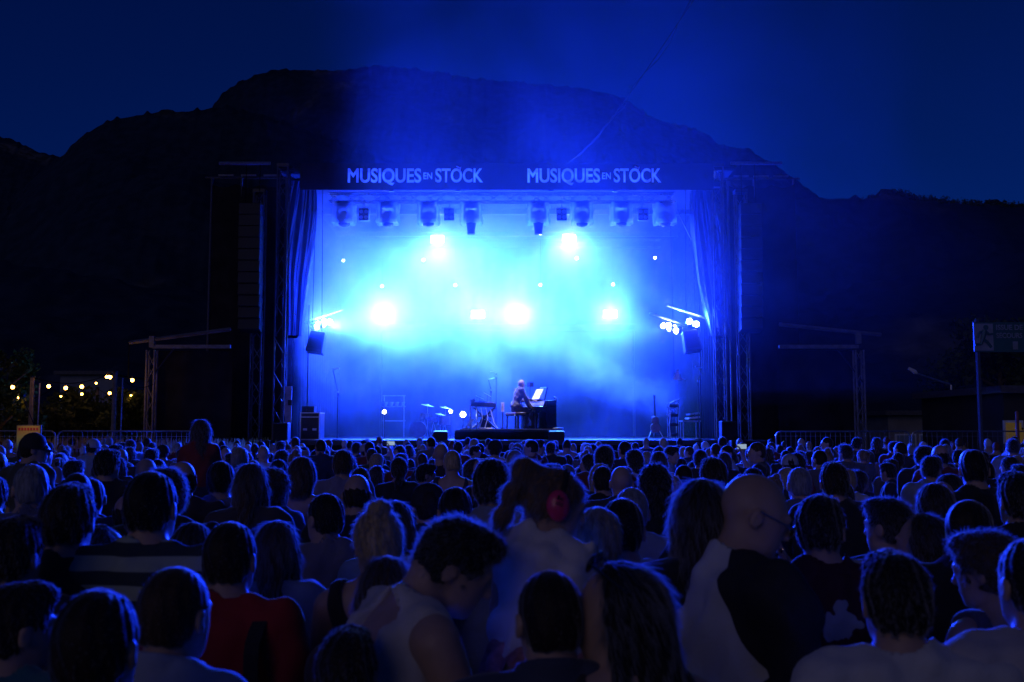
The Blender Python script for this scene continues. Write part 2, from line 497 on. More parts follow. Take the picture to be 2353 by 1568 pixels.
for c in cutters: bpy.data.objects.remove(c)
for sx in (-6.1, -3, 0, 3, 6.1):
    MB().bar((sx, .02, BAN_Z1 - .02), (sx, .10, BAN_Z1 - .10), .012).build('tie', M['cable'], ban)

# ------------------------------------------------------------------ lattice trusses
_brace = {}
def brace(parent, a, b, r, m):
    a, b = Vector(a), Vector(b); L = round((b - a).length, 3); key = (L, r, m.name)
    if key not in _brace:
        _brace[key] = MB().bar((0, 0, 0), (0, 0, L), r, n=5, caps=False).mesh('brace')
        _brace[key].materials.append(m)
    o = link('brace', _brace[key], parent)
    o.matrix_local = Matrix.Translation(a) @ (b - a).to_track_quat('Z', 'Y').to_matrix().to_4x4()
    return o
def truss(root, a, b, w=.3, h=.3, seg=.5, r=.025, rb=.012, m=None, faces=(0, 1, 2, 3)):
    """four chords and zigzag braces between points a and b, in the frame of root"""
    m = m or M['alu']; a, b = Vector(a), Vector(b); d = (b - a); L = d.length; d.normalize()
    upv = Vector((0, 0, 1)) if abs(d.z) < .9 else Vector((0, 1, 0))
    s = d.cross(upv).normalized(); up = s.cross(d).normalized()
    c = [s * w / 2 + up * h / 2, s * -w / 2 + up * h / 2, s * -w / 2 - up * h / 2, s * w / 2 - up * h / 2]
    for q in c: MB().bar(a + q, b + q, r, n=8).build('chord', m, root, smooth=False)
    n = max(2, round(L / seg)); st = L / n
    for f in faces:
        p, q = c[f], c[(f + 1) % 4]
        for k in range(n):
            x, y = (p, q) if k % 2 == 0 else (q, p)
            brace(root, a + d * st * k + x, a + d * st * (k + 1) + y, rb, m)
t = thing('lighting_truss', 'long aluminium lighting truss hung under the roof at the stage front', 'truss', (SX, SF + 1.6, 0))
TRZ = at(1150, 456, SF + 1.6).z
x0, x1 = at(757, 456, SF + 1.6).x - SX, at(1548, 456, SF + 1.6).x - SX
truss(t, (x0, 0, TRZ), (x1, 0, TRZ), .28, .26, .42, .022, .011, M['steel'], (0, 1, 2, 3))
for x in (-3.6, -1.5, 1.4, 3.4):
    MB().bar((x, 0, TRZ + .14), (x, 0, 9.64), .012).build('hoist_chain', M['steel'], t)
    MB().box((x, 0, TRZ + .33), (.16, .16, .24)).build('hoist_motor', M['black_metal'], t, bevel=.015)
for s, x, lab in ((-1, at(631, 700, SF + .2).x, 'left'), (1, at(1668, 700, SF + .2).x, 'right')):
    for k, dx in enumerate((0, .62)):
        t = thing('stage_tower', f'aluminium lattice tower, {"inner" if k == 0 else "outer"} one of the pair at the {lab} edge of the stage', 'tower', (x + s * dx - s * .2, SF + .2 - .3 * k, 0), 0, 'lattice towers at the stage edges')
        truss(t, (0, 0, .04), (0, 0, 9.75 if k == 0 else 8.9), .30, .30, .5, .026, .013, M['tower_metal'], (0, 1, 2, 3))
        MB().box((0, 0, .02), (.6, .6, .04)).build('base_plate', M['steel'], t)
        MB().box((0, 0, 9.8 if k == 0 else 8.95), (.36, .36, .1)).build('head_block', M['black_metal'], t)
t = thing('rear_truss', 'lighting truss across the back of the stage lost in the haze', 'truss', (SX, SF + 9.6, 0))
truss(t, (-6, 0, 9.2), (6, 0, 9.2), .3, .3, 1.0, .024, .012, M['black_metal'], (0, 2))
t = thing('rear_truss', 'low light bar behind the pianist lost in the haze', 'truss', (SX, SF + 9.6, 0))
LBZ = at(1000, 735, SF + 9.0).z + .1
truss(t, (-5, 0, LBZ - .35), (5, 0, LBZ - .35), .25, .25, 1.0, .022, .012, M['black_metal'], (0, 2))
for x in (-4.9, 4.9): MB().bar((x, 0, DZ), (x, 0, LBZ - .45), .05).build('stand', M['black_metal'], t)

# ------------------------------------------------------------------ fixtures
BLUE = (0.006, 0.030, 1.0)
CYAN = (0.085, 0.40, 1.0)
DEEP = (0.0, 0.03, 1.0)
M['core'] = glow('lit lamp face', (0.75, 0.9, 1.0), 60)
M['dot'] = glow('lit pixel lamp', (0.9, 0.95, 1.0), 40)
for k_ in ('core', 'dot'): M[k_].cycles.emission_sampling = 'NONE'
M['warm_core'] = glow('warm bulb', (1.0, 0.44, 0.06), 30)
M['rain_cover'] = mat('clear rain cover', (0.75, 0.8, 0.85), 0.25, 0, 0.1, 12, 0.6, 14, spec=.8, translucent=.5)
n_, l_ = nodes_of(M['rain_cover']); tr_ = n_.new('ShaderNodeBsdfTransparent'); mx_ = n_.new('ShaderNodeMixShader'); mx_.inputs['Fac'].default_value = .58
l_.new(tr_.outputs[0], mx_.inputs[1]); l_.new([x for x in n_ if x.type == 'MIX_SHADER' and x != mx_][0].outputs[0], mx_.inputs[2]); l_.new(mx_.outputs[0], n_['Material Output'].inputs['Surface'])

def moving_head(label, u, v_top, v_bot, pitch, kind, warm=None):
    p = at(u, 463, SF + 1.6)
    f = thing('moving_head_light', label, 'stage light', (p.x, SF + 1.6, TRZ - .16), 0, 'moving head lights on the front truss')
    MB().box((0, 0, -.07), (.34, .30, .14)).build('base', M['black_metal'], f, bevel=.02)
    MB().bar((-.1, 0, 0), (-.1, 0, .06), .03).bar((.1, 0, 0), (.1, 0, .06), .03).build('clamp', M['steel'], f)
    for s in (-1, 1):
        MB().box((s * .165, 0, -.30), (.045, .15, .36)).build('yoke_arm', M['black_metal'], f, bevel=.015)
    ax = Vector((0, math.sin(pitch), -math.cos(pitch))); c = Vector((0, 0, -.40))
    if kind == 'profile':
        MB().lathe([(.08, -.22), (.14, -.18), (.145, .02), (.12, .12), (.095, .30), (.10, .36)], c, 18, ax).build('head', M['black_metal'], f, smooth=False)
        MB().lathe([(.085, .362), (.085, .37)], c, 18, ax).build('lens', M['lens_glass'], f)
    else:
        MB().lathe([(.05, -.20), (.125, -.17), (.15, -.08), (.15, .04), (.135, .10), (.138, .13)], c, 18, ax).build('head', M['black_metal'], f, smooth=False)
        MB().lathe([(.12, .132), (.10, .16), (.05, .185), (.01, .19)], c, 18, ax).build('lens', M['lens_glass'], f, smooth=True)
    f.scale = (1.28, 1.28, 1.28)
    rg = random.Random(int(u))
    def cov(a, b):
        t = a * 2 * math.pi; w = .27 + .02 * math.sin(t * 5 + rg.random()) + .012 * math.sin(b * 9 + t * 3)
        w = w / max(abs(math.cos(t)), abs(math.sin(t))) ** .75
        return (w * math.cos(t), w * .8 * math.sin(t), -.02 - .50 * b + .015 * math.sin(t * 7))
    MB().grid(cov, 40, 8).build('rain_cover', M['rain_cover'], f, smooth=True)
    if warm:
        d = spot('lamp', f, tuple(c + ax * .42), (Vector(warm) - Vector(f.location)) / 1.28, 1500, (1, .86, .72), 24, .6, .06)
    return f
PIANIST = at(1186, 930, SF + 2.0)
for i, (u, k) in enumerate(((792, 'wash'), (892, 'wash'), (985, 'wash'), (1083, 'profile'), (1237, 'profile'), (1337, 'wash'), (1427, 'wash'), (1527, 'wash'))):
    order = ('leftmost', 'second from the left', 'third from the left', 'fourth from the left', 'fourth from the right', 'third from the right', 'second from the right', 'rightmost')[i]
    what = 'long spotlight pointing down' if k == 'profile' else 'stage light in clear rain cover'
    moving_head(f'{what}, {order} of the eight under the truss', u, 0, 0, (.05 if k == 'profile' else (-.35, -.2, -.25, 0, 0, -.3, -.15, -.4)[i]), k, PIANIST if k == 'profile' else None)
for i, (u, lab) in enumerate(((838, 'leftmost'), (1033, 'second from the left'), (1290, 'second from the right'), (1476, 'rightmost'))):
    p = at(u, 463, SF + 1.6)
    f = thing('blinder_light', f'square black blinder lamp, {lab} of the four hung between moving heads', 'stage light', (p.x, SF + 1.5, TRZ - .13), 0, 'square blinder lamps on the front truss')
    MB().bar((0, 0, .05), (0, 0, -.22), .014).build('hanger', M['steel'], f)
    MB().path([(-.19, 0, -.36), (-.19, 0, -.2), (.19, 0, -.2), (.19, 0, -.36)], .012).build('yoke', M['steel'], f)
    MB().box((0, 0, -.42), (.31, .16, .38)).build('housing', M['black_metal'], f, bevel=.012)
    for zx, zz in ((-.075, -.33), (.075, -.33), (-.075, -.51), (.075, -.51)):
        MB().lathe([(.06, 0), (.06, .012), (.03, .02)], (zx, -.082, zz), 12, (0, -1, 0)).build('reflector', M['lens_glass'], f)

def flood(label, u, v, Y, power, target, hang, w=.46, h=.26, size=120, col=BLUE):
    p = at(u, v, Y)
    f = thing('flood_light', label, 'stage light', p, 0, 'dazzling flood lights at the back of the stage')
    MB().box((0, .11, 0), (w + .08, .2, h + .08)).build('housing', M['black_metal'], f, bevel=.02)
    MB().box((0, 0, 0), (w, .012, h)).build('lamp_face', M['core'], f)
    MB().path([(-w / 2 - .07, .1, 0), (-w / 2 - .07, .1, hang * .22), (w / 2 + .07, .1, hang * .22), (w / 2 + .07, .1, 0)], .015).build('yoke', M['black_metal'], f)
    spot('lamp', f, (0, -.06, 0), Vector(target) - p, power, col, size, 1.0, .12)
    return f
FY = SF + 8.8
flood('dazzling flood light high at the back, left of the upper pair', 1005, 550, FY, 8500, (-2.2, SF + 3.0, DZ), 1, col=CYAN)
flood('dazzling flood light high at the back, right of the upper pair', 1308, 548, FY, 5500, (1.8, SF + 3.0, DZ), 1, col=CYAN)
flood('dazzling flood light at the back, leftmost of the low row of four', 886, 724, FY, 46000, (-5, 6, 3), -1)
flood('dazzling flood light at the back, second from the left in the low row', 1098, 723, FY, 46000, (-1, 6, 3), -1)
flood('dazzling flood light at the back, third from the left in the low row', 1187, 722, FY, 46000, (1, 6, 3), -1)
flood('dazzling flood light at the back, rightmost of the low row of four', 1402, 722, FY, 46000, (5, 6, 3), -1)
for i, (u, v, lab) in enumerate(((789, 599, 'upper row, leftmost'), (973, 598, 'upper row, second from the left'), (1325, 594, 'upper row, second from the right'), (1505, 593, 'upper row, rightmost'), (878, 658, 'lower row, leftmost'), (1046, 656, 'lower row, second from the left'), (1242, 655, 'lower row, second from the right'), (1409, 654, 'lower row, rightmost'))):
    p = at(u, v, FY - .5)
    f = thing('pixel_lamp', f'tiny white point lamp behind the haze, {lab}', 'stage light', p, 0, 'small point lamps at the back of the stage')
    MB().lathe([(.03, .16), (.07, .14), (.07, .02), (.06, 0)], (0, 0, 0), 12, (0, 1, 0)).build('housing', M['black_metal'], f)
    MB().sphere((0, -.015, 0), .045, 10, 6).build('bulb', M['dot'], f, smooth=True)
    MB().bar((0, .08, .05), (0, .08, 9.15 - p.z), .008, n=4).build('drop_cable', M['cable'], f)

def par_cluster(label, u, v, Y, aim, n, power, s, col, size):
    p = at(u, v, Y)
    f = thing('side_light_cluster', label, 'stage light', p, 0, 'side light clusters')
    MB().bar((-.5 * s, .1, .12), (.75 * s, .1, .55), .025).bar((-.5 * s, .25, .12), (.75 * s, .25, .55), .025).build('tilted_bar', M['alu'], f)
    for k in range(n):
        c = Vector(((k % 3) * .2 * s - .1 * s, .06 * k, -.06 + .09 * (k % 3) + .12 * (k // 3)))
        ax = (Vector(aim) + Vector((0, -1.1 if k % 2 == 0 else -.5, 0))).normalized()
        MB().lathe([(.05, -.2), (.085, -.15), (.095, 0), (.1, .02)], c, 12, ax).build('par_can', M['black_metal'], f)
        MB().lathe([(.088, .022), (.085, .05), (.06, .085), (.01, .10)], c, 12, ax).build('lamp_face', M['core'], f)
    spot('lamp', f, Vector(aim).normalized() * .18, Vector(aim) * 5, power, col, size, .8, .15)
    spot('lamp', f, Vector((0, -.3, .05)), (s * 1.5, -6, .6), 9000, BLUE, 110, 1.0, .15)
    return f
par_cluster('dazzling cluster of lamps on the left side of the stage aimed inward', 733, 748, SF + 3.0, (1, .55, .22), 5, 85000, 1, CYAN, 68)
par_cluster('dazzling cluster of lamps on the right side of the stage aimed inward', 1548, 757, SF + 3.0, (-1, .3, .1), 5, 16000, -1, CYAN, 60)
par_cluster('pair of dazzling lamps above the right hanging speaker aimed at the crowd', 1592, 741, SF + 1.6, (.15, -1, .15), 2, 3000, -1, BLUE, 100)

# hanging side speakers
for s, u, v, lab in ((-1, 728, 788, 'left'), (1, 1588, 786, 'right')):
    p = at(u, v, SF + 1.7)
    f = thing('hanging_speaker', f'black wedge shaped speaker hanging tilted inside the {lab} edge of the stage', 'speaker', p, 0, 'hanging side speakers')
    MB().box((0, 0, 0), (.52, .45, .66), (R(-8), R(9 * -s), 0), .85).build('cabinet', M['black_metal'], f, bevel=.02)
    MB().box((0, -.215, -.02), (.42, .02, .52), (R(-8), R(9 * -s), 0), .85).build('grille', mat('speaker grille', (.02, .02, .02), .6, .3, .3, 60, .4, 200), f)
    MB().bar((-.15, 0, .3), (-.1, 0, 9.6 - p.z), .01).bar((.15, 0, .3), (.1, 0, 9.6 - p.z), .01).build('hanger', M['cable'], f)
    MB().bar((s * .30, .2, -p.z + DZ), (s * .30, .2, 1.2), .025).build('stand_pole', M['black_metal'], f)
    MB().lathe([(.3, 0), (.3, .02), (.05, .03)], (s * .30, .2, -p.z + DZ), 12).build('stand_base', M['black_metal'], f)

# ------------------------------------------------------------------ side wings: scrim, speaker columns, frames
M['frame_paint'] = mat('grey frame paint', (.16, .16, .17), .6, .2, .35, 6)
def wing(lab, s, xin, xout, xleg, xtip, vt):
    Y = SF - .2
    a, b = at(xin, 700, Y), at(xout, 700, Y)
    f = thing('side_scrim', f'tall black scrim on the {lab} side of the stage with its pipe frame', 'scrim', ((a.x + b.x) / 2, Y + .6, 0), 0, 'black scrims beside the stage')
    w = abs(a.x - b.x); z1 = at(xin, vt, Y).z
    MB().grid(lambda p, q: ((p - .5) * w, .10 * math.sin(p * 5 + 1.5 * math.sin(q * 2 + p * 3)) + .05 * math.sin(p * 11.3 + q * 1.7) * (1 - .6 * q), .1 + (z1 - .3 - .10 * math.sin(math.pi * ((p * 3) % 1))) * q), 70, 6).build('cloth', M['black_cloth'], f, smooth=True)
    for k in (-.5, -.1, .5): MB().bar((k * w, .12, 0), (k * w, .12, z1), .035, n=8).build('pole', M['tower_metal'], f)
    MB().bar((-w / 2 - .2, .12, z1), (w / 2 + .2, .12, z1), .035, n=8).build('top_rail', M['tower_metal'], f)
    for k in range(3): MB().box((-w * .3 + k * w * .3, .02, z1 + .05), (.45, .05, .05)).build('clamp_bar', M['frame_paint'], f)
    # lower side roof frame with a pale leg
    L = at(xleg, 795, SF - 1.2)
    g = thing('wing_frame', f'pale steel frame with sloping top beam and lattice leg at the {lab} of the stage', 'frame', (L.x, SF - 1.2, 0), 0, 'steel wing frames beside the stage')
    zb = at(xleg, 797, SF - 1.2).z
    wx = at(xtip, 795, SF - 1.2).x - L.x
    truss(g, (0, 0, 0), (0, 0, zb - .1), .22, .22, .45, .03, .014, M['frame_paint'])
    MB().box((wx / 2, 0, zb), (abs(wx), .12, .10)).build('beam', M['frame_paint'], g)
    tip = at(xleg + (xleg - xtip) * .29, 788 if s < 0 else 770, SF - 1.2); inn = at(xtip, 757 if s < 0 else 746, SF - 1.2)
    A = Vector((tip.x - L.x, -.02, tip.z)); B = Vector((inn.x - L.x, -.02, inn.z))
    MB().bar(A, B, .055, n=4).build('sloping_beam', M['frame_paint'], g)
    MB().box((0, -.01, (zb + A.z) / 2 + .08), (.14, .14, .32)).build('bracket', M['frame_paint'], g)
    MB().bar((s * .1, 0, zb - 1.0), (s * -.6, 0, zb - .05), .02).build('knee_brace', M['black_metal'], g)
    if s < 0: MB().bar(A, A - Vector((0, 0, 1.0)), .015).build('stay', M['cable'], g)
    MB().grid(lambda p, q: (wx * p, .18 + .06 * math.sin(p * 7.3 + q * 2) + .03 * math.sin(p * 17 - q * 3), .15 + (zb - .25) * q), 40, 3).build('cloth', M['black_cloth'], g, smooth=True)
wing('left', -1, 640, 462, 350, 530, 395)
wing('right', 1, 1690, 1846, 1972, 1790, 397)
MB_g = mat('cabinet black', (.012, .012, .013), .6, 0, .25, 30, .15, 150)
for s, u, lab in ((-1, 578, 'left'), (1, 1722, 'right')):
    p = at(u, 470, SF - .6)
    f = thing('line_array', f'column of stacked black speaker cabinets hung at the {lab} of the stage', 'speakers', (p.x, SF - .6, at(u, 785, SF - .6).z), 0, 'hung speaker columns')
    z = p.z - f.location.z; y = 0
    for k in range(11):
        ang = -R(.5 + k * 1.1)
        MB().box((0, y, z - .17), (.62, .42, .325), (ang, 0, 0)).build('cabinet', MB_g, f, bevel=.015)
        z -= .335; y += .335 * math.sin(-ang) * .6
    MB().bar((-.2, .1, p.z - f.location.z), (-.2, .1, 9.7 - f.location.z), .012).bar((.2, .1, p.z - f.location.z), (.2, .1, 9.7 - f.location.z), .012).build('hanger', M['cable'], f)
    MB().bar((-s * .5, .1, 9.7 - f.location.z), (s * 1.0, .1, 9.7 - f.location.z), .05).build('flying_beam', M['steel'], f)
    for k in range(3):
        q = at(u + s * 4 * 0 - 4 * s, 1000, SF - .9)
        g = tag(MB().box((0, 0, 0), (1.1, .8, .55)).build('subwoofer', MB_g, None, bevel=.02), f'black subwoofer cabinet, {("bottom", "middle", "top")[k]} of the stack under the {lab} speaker column', 'speaker', 'stacked subwoofers')
        g.location = (q.x, SF - .9, .276 + .555 * k)
        MB().box((0, -.405, 0), (1.0, .012, .46)).build('grille', M['black_cloth'], g)

# steel cable crossing the sky
cb = thing('steel_cable', 'thin steel cable slanting up across the sky above the stage', 'cable', at(1300, 378, SF))
o0 = cb.location.copy()
A = at(1300, 378, SF) - o0; B = at(1600, -8, 9.0) - o0; B2 = at(1597, -60, 8.5) - o0
pts = [A + (B - A) * t - Vector((0, 0, .25 * math.sin(math.pi * t))) for t in np.linspace(0, 1.25, 30)]
MB().path(pts, .0065, 5).build('strand', M['cable'], cb)
pts2 = [p + Vector((.03 + .05 * math.sin(i * 1.3), 0, .02)) for i, p in enumerate(pts)]
MB().path(pts2, .005, 4).build('strand', M['cable'], cb)
rp = thing('guy_rope', 'thin rope slanting from the truss to the right drape', 'rope', at(1552, 478, SF + 1.6))
MB().path([Vector((0, 0, 0)), at(1600, 575, SF + 1.3) - rp.location, at(1652, 672, SF + .8) - rp.location], .014, 5).build('strand', M['white_plastic'], rp)

# ------------------------------------------------------------------ things on stage
PY = SF + 1.9
RZ = at(1170, 986, PY).z           # riser top
r0, r1 = at(1046, 986, SF + .9).x, at(1272, 986, SF + .9).x
f = thing('piano_riser', 'low black riser with draped cloth front under the piano', 'platform', ((r0 + r1) / 2, SF + .9, DZ))
rw = r1 - r0; rh = RZ - DZ
MB().box((0, 1.1, rh - .04), (rw, 2.2, .08)).build('top_board', M['deck'], f, bevel=.01)
MB().grid(lambda a, b: ((a - .5) * rw, -.02 + .02 * math.sin(a * 34 + b * 2) * (1.2 - b), .004 + (rh - .085) * b + .05 * math.sin(a * 3.1) * b * (1 - b)), 90, 6).build('cloth_front', M['black_cloth'], f, smooth=True)
for sx in (-1, 1):
    MB().grid(lambda a, b: (sx * (rw / 2 + .02), a * 2.2, .004 + (rh - .085) * b), 6, 2).build('cloth_side', M['black_cloth'], f)
    for y in (.1, 2.1): MB().box((sx * (rw / 2 - .1), y, (rh - .08) / 2), (.08, .08, rh - .09)).build('leg', M['black_metal'], f)
MB().box((.1, -.06, rh - .012), (rw * .95, .05, .03)).build('edge_strip', mat('pale timber edge', (.55, .42, .26), .6, 0, .3, 10), f)

# upright digital piano seen from its end, keys toward the player on the left
pu = at(1240, 984, PY)
PN = Vector((-math.cos(R(25)), -math.sin(R(25)), 0)); PX = Vector((pu.x + .02, PY + .1, RZ))
f = thing('piano', 'black upright stage piano facing the player, end panel to the crowd', 'piano', PX, R(25))
MB().box((-.12, .25, .27), (.22, 1.3, .54)).build('lower_panel', M['piano_black'], f)
MB().box((.16, .25, .44), (.34, 1.45, .88)).build('cabinet', M['piano_black'], f, bevel=.015)
MB().box((-.2, .25, .62), (.42, 1.45, .13)).build('key_bed', M['piano_black'], f, bevel=.012)
kb = MB().box((-.24, .25, .692), (.22, 1.32, .012)).build('keyboard', M['white_plastic'], f)
for i in range(30):
    if i % 7 in (2, 6): continue
    MB().box((-.19, -.36 + i * .0425, .706), (.12, .014, .016)).build('black_key', M['piano_black'], kb)
for y in (-.4, .9): MB().box((-.34, y, .28), (.07, .06, .55)).build('leg', M['piano_black'], f, bevel=.008)
MB().box((-.06, .25, .78), (.02, 1.3, .16), (0, R(20), 0)).build('fallboard', mat('glossy fallboard', (.35, .37, .4), .12, .2), f)
MB().box((.02, .2, .90), (.24, .6, .015), (0, R(8), 0)).build('music_shelf', M['piano_black'], f)
MB().box((-.02, .12, 1.08), (.012, .5, .36), (0, R(28), 0)).build('music_sheet', M['paper'], f)
MB().bar((.36, -.4, .75), (.36, -.4, .95), .025).path([(.36, -.4, .95), (.33, -.3, 1.0)], .02).build('handle', M['alu'], f)
MB().box((.30, .45, 1.05), (.05, .5, .55), (0, R(15), 0)).build('music_desk_back', M['black_metal'], f, bevel=.02)
MB().bar((.02, .75, .88), (.02, .75, 1.33), .012).box((.02, .72, 1.4), (.14, .16, .14)).build('desk_lamp', M['black_metal'], f)

pb = at(1168, 984, PY)
f = thing('piano_bench', 'padded piano bench with four legs under the pianist', 'bench', PX + PN * .80 + Vector((0, .0, 0)), R(25))
MB().box((0, .1, .47), (.36, .75, .07)).build('cushion', mat('brown leatherette', (.16, .10, .08), .4, 0, .2, 20), f, bevel=.02)
MB().box((0, .1, .415), (.34, .72, .04)).build('frame', M['piano_black'], f)
for sx in (-1, 1):
    for y in (-.2, .4): MB().bar((sx * .14, y, .4), (sx * .15, y, 0), .024, .018, 8).build('leg', M['piano_black'], f)

# keyboard rig left of the player
pk = at(1112, 984, PY)
f = thing('keyboard_stand', 'folding keyboard stand with crossed legs left of the bench', 'stand', (pk.x, PY + .2, RZ))
for y in (0, .75):
    MB().bar((-.36, y, .02), (.30, y, .64), .028, n=8).build('leg', M['black_metal'], f)
    MB().bar((.36, y, .02), (-.30, y, .64), .028, n=8).build('leg', M['black_metal'], f)
for x in (-.32, .32): MB().bar((x, 0, .65), (x, .75, .65), .026, n=8).build('top_tube', M['black_metal'], f)
MB().bar((-.42, -.05, 0), (-.42, -.05, .76), .026, n=8).bar((-.22, -.07, 0), (-.22, -.07, .68), .024, n=8).build('upright', M['alu'], f)
MB().box((0, .36, .40), (.5, .6, .05)).build('shelf', M['black_metal'], f)
MB().path([(-.1, -.1, .66), (-.05, -.12, .3), (-.15, -.1, .02), (.2, -.15, .012)], .016).path([(.05, -.1, .66), (.12, -.1, .35), (.02, -.12, .02), (.34, -.1, .012)], .014).path([(.2, -.1, .6), (.3, -.12, .2), (.42, -.1, .02)], .016).build('cable_run', M['white_plastic'], f)
k = thing('synthesizer', 'dark synthesizer lying on the folding stand left of the bench', 'keyboard', (pk.x, PY + .2, RZ + .685))
MB().box((-.02, .36, .07), (.78, .95, .13), (0, R(3), 0)).build('case', M['black_metal'], k, bevel=.012)
MB().box((.2, .36, .145), (.2, .86, .012), (0, R(3), 0)).build('keyboard', M['white_plastic'], k)
MB().box((-.16, .36, .16), (.34, .8, .02), (0, R(-4), 0)).build('control_panel', mat('control panel', (.09, .09, .1), .4, 0, .5, 90), k)
MB().box((-.36, .3, .20), (.16, .5, .10), (0, R(-18), 0)).build('effects_unit', M['black_metal'], k, bevel=.01)
o = tag(MB().box((0, 0, .14), (.34, .3, .28)).build('floor_amplifier', MB_g, None, bevel=.02), 'small black amplifier on the riser under the keyboard rig', 'amplifier')
o.location = (pk.x + .05, PY + .62, RZ)
MB().box((0, -.155, .14), (.28, .01, .2)).build('grille', M['black_cloth'], o)
for j, (x, z, a, lab) in enumerate(((-.14, .24, 24, 'slanted white song sheet on the synthesizer, left of two'), (.10, .33, 30, 'slanted white song sheet on the synthesizer, right of two'))):
    o = tag(MB().box((0, 0, 0), (.26, .32, .01), (0, R(a), 0)).build('song_sheet', M['paper'], None), lab, 'paper', 'song sheets')
    o.location = (pk.x + x, PY + .2 + .15 * j, RZ + .74 + z)
    MB().bar((0, .02, -.005), (0, .02, -z + .1), .008, n=5).build('holder', M['black_metal'], o)
o = tag(MB().box((0, 0, .16), (.10, .10, .30)).build('amplifier_box', mat('pale box', (.55, .42, .34), .6), None, bevel=.01), 'small pale upright box standing behind the bench', 'box')
o.location = (at(1155, 945, PY + .5).x, PY + .5, RZ + .52)
MB().bar((0, 0, 0), (0, 0, -.52), .02).lathe([(.12, -.52), (.12, -.505)], (0, 0, 0), 12).build('stand', M['black_metal'], o)

def mic_stand(label, u, Y, zb, h, boom, angle, mic=True):
    p = at(u, 984, Y)
    f = thing('microphone_stand', label, 'microphone', (p.x, Y, zb), 0, 'microphone stands')
    MB().lathe([(.14, 0), (.14, .02), (.03, .035)], (0, 0, 0), 14).build('base', M['black_metal'], f)
    MB().bar((0, 0, .03), (0, 0, h), .012, n=6).build('pole', M['black_metal'], f)
    e = Vector((math.sin(angle) * boom, 0, h + math.cos(angle) * boom)); s = Vector((-math.sin(angle) * .12, 0, h - math.cos(angle) * .12))
    MB().bar(s, e, .01, n=6).build('boom', M['black_metal'], f)
    MB().box((0, 0, h), (.05, .05, .06)).build('clutch', M['steel'], f)
    if mic:
        MB().bar(e, e + Vector((.16 * (1 if angle < 0 else -1), 0, .03)), .016, .022, 8).sphere(e + Vector((.18 * (1 if angle < 0 else -1), 0, .035)), .03).build('microphone', M['alu'], f)
mic_stand('tall boom microphone stand alone at the left of the stage', 775, SF + .6, DZ, 1.42, .68, R(-13))
mic_stand('microphone stand with pale clip behind the keyboard rig', 1128, PY + 1.1, RZ, 1.25, .35, R(-14))
mic_stand('second thin stand right beside the clip stand behind the keyboard rig', 1140, PY + 1.3, RZ, 1.7, .1, R(2))
mic_stand('boom microphone stand in front of the right lattice tower', 1606, SF + .9, DZ, 1.75, .42, R(16))

# flight case and the loose gear
def case(name, label, u0, u1, v0, v1, Y, dep, body, edge, zb=DZ, cat='case'):
    a, b = at(u0, v1, Y), at(u1, v0, Y); w = b.x - a.x; h = b.z - zb
    f = thing(name, label, cat, ((a.x + b.x) / 2, Y, zb))
    MB().box((0, dep / 2, h / 2), (w, dep, h)).build('body', body, f, bevel=.01)
    e = .028
    for sx in (-1, 1):
        MB().box((sx * (w / 2 - e / 2), -.004, h / 2), (e, .012, h)).build('edge_trim', edge, f)
        MB().box((sx * w / 2, dep / 2, h - e / 2), (.012, dep, e)).build('edge_trim', edge, f)
    for z in (e / 2, h - e / 2, h * .83): MB().box((0, -.006, z), (w - 2 * e, .012, e)).build('edge_trim', edge, f)
    for sx in (-.24, .24): MB().box((sx * w, -.012, h * .38), (w * .2, .02, .06)).build('handle', edge, f)
    return f
case('flight_case', 'large black flight case with pale metal edges at the left of the stage', 689, 735, 948, 1003, SF + .7, .75, M['black_metal'], M['alu'])
case('equipment_rack', 'small dark rack standing on the flight case', 694, 722, 934, 948, SF + .95, .4, M['black_metal'], M['black_metal'], at(700, 948, SF + .7).z + .004, 'rack')
for lab, u, v0, w, sgn in (('left', 1012, 1000, 34, 1), ('right', 1279, 998, 36, -1)):
    p = at(u, 1012, SF + .35)
    f = thing('monitor_wedge', f'black floor monitor wedge at the stage edge {lab} of the riser', 'speaker', (p.x, SF + .4, DZ), 0, 'floor monitors')
    hw = w * .0127 / 2; hh = .27
    MB().add([(-hw, -.2, 0), (hw, -.2, 0), (hw, .25, 0), (-hw, .25, 0), (-hw, -.12, hh * .85), (hw, -.12, hh * .85), (hw, .1, hh), (-hw, .1, hh)], [(0, 3, 2, 1), (4, 5, 6, 7), (0, 1, 5, 4), (1, 2, 6, 5), (2, 3, 7, 6), (3, 0, 4, 7)]).build('cabinet', MB_g, f, bevel=.015)
    MB().box((0, .0, hh * .95), (hw * 1.7, .2, .012), (R(7), 0, 0)).build('grille', M['steel'], f)
p = at(1282, 985, SF + 1.6)
f = thing('round_stool', 'round pale topped stool right of the riser', 'stool', (p.x, SF + 1.6, DZ))
hs = at(1282, 983, SF + 1.6).z - DZ
MB().lathe([(.15, hs - .07), (.17, hs - .05), (.17, hs - .01), (.13, hs)], (0, 0, 0), 20).build('seat', mat('pale vinyl', (.55, .6, .62), .4), f, smooth=True)
for k in range(3): MB().bar((0, 0, hs - .08), (.16 * math.cos(k * 2.1), .16 * math.sin(k * 2.1), 0), .014).build('leg', M['steel'], f)
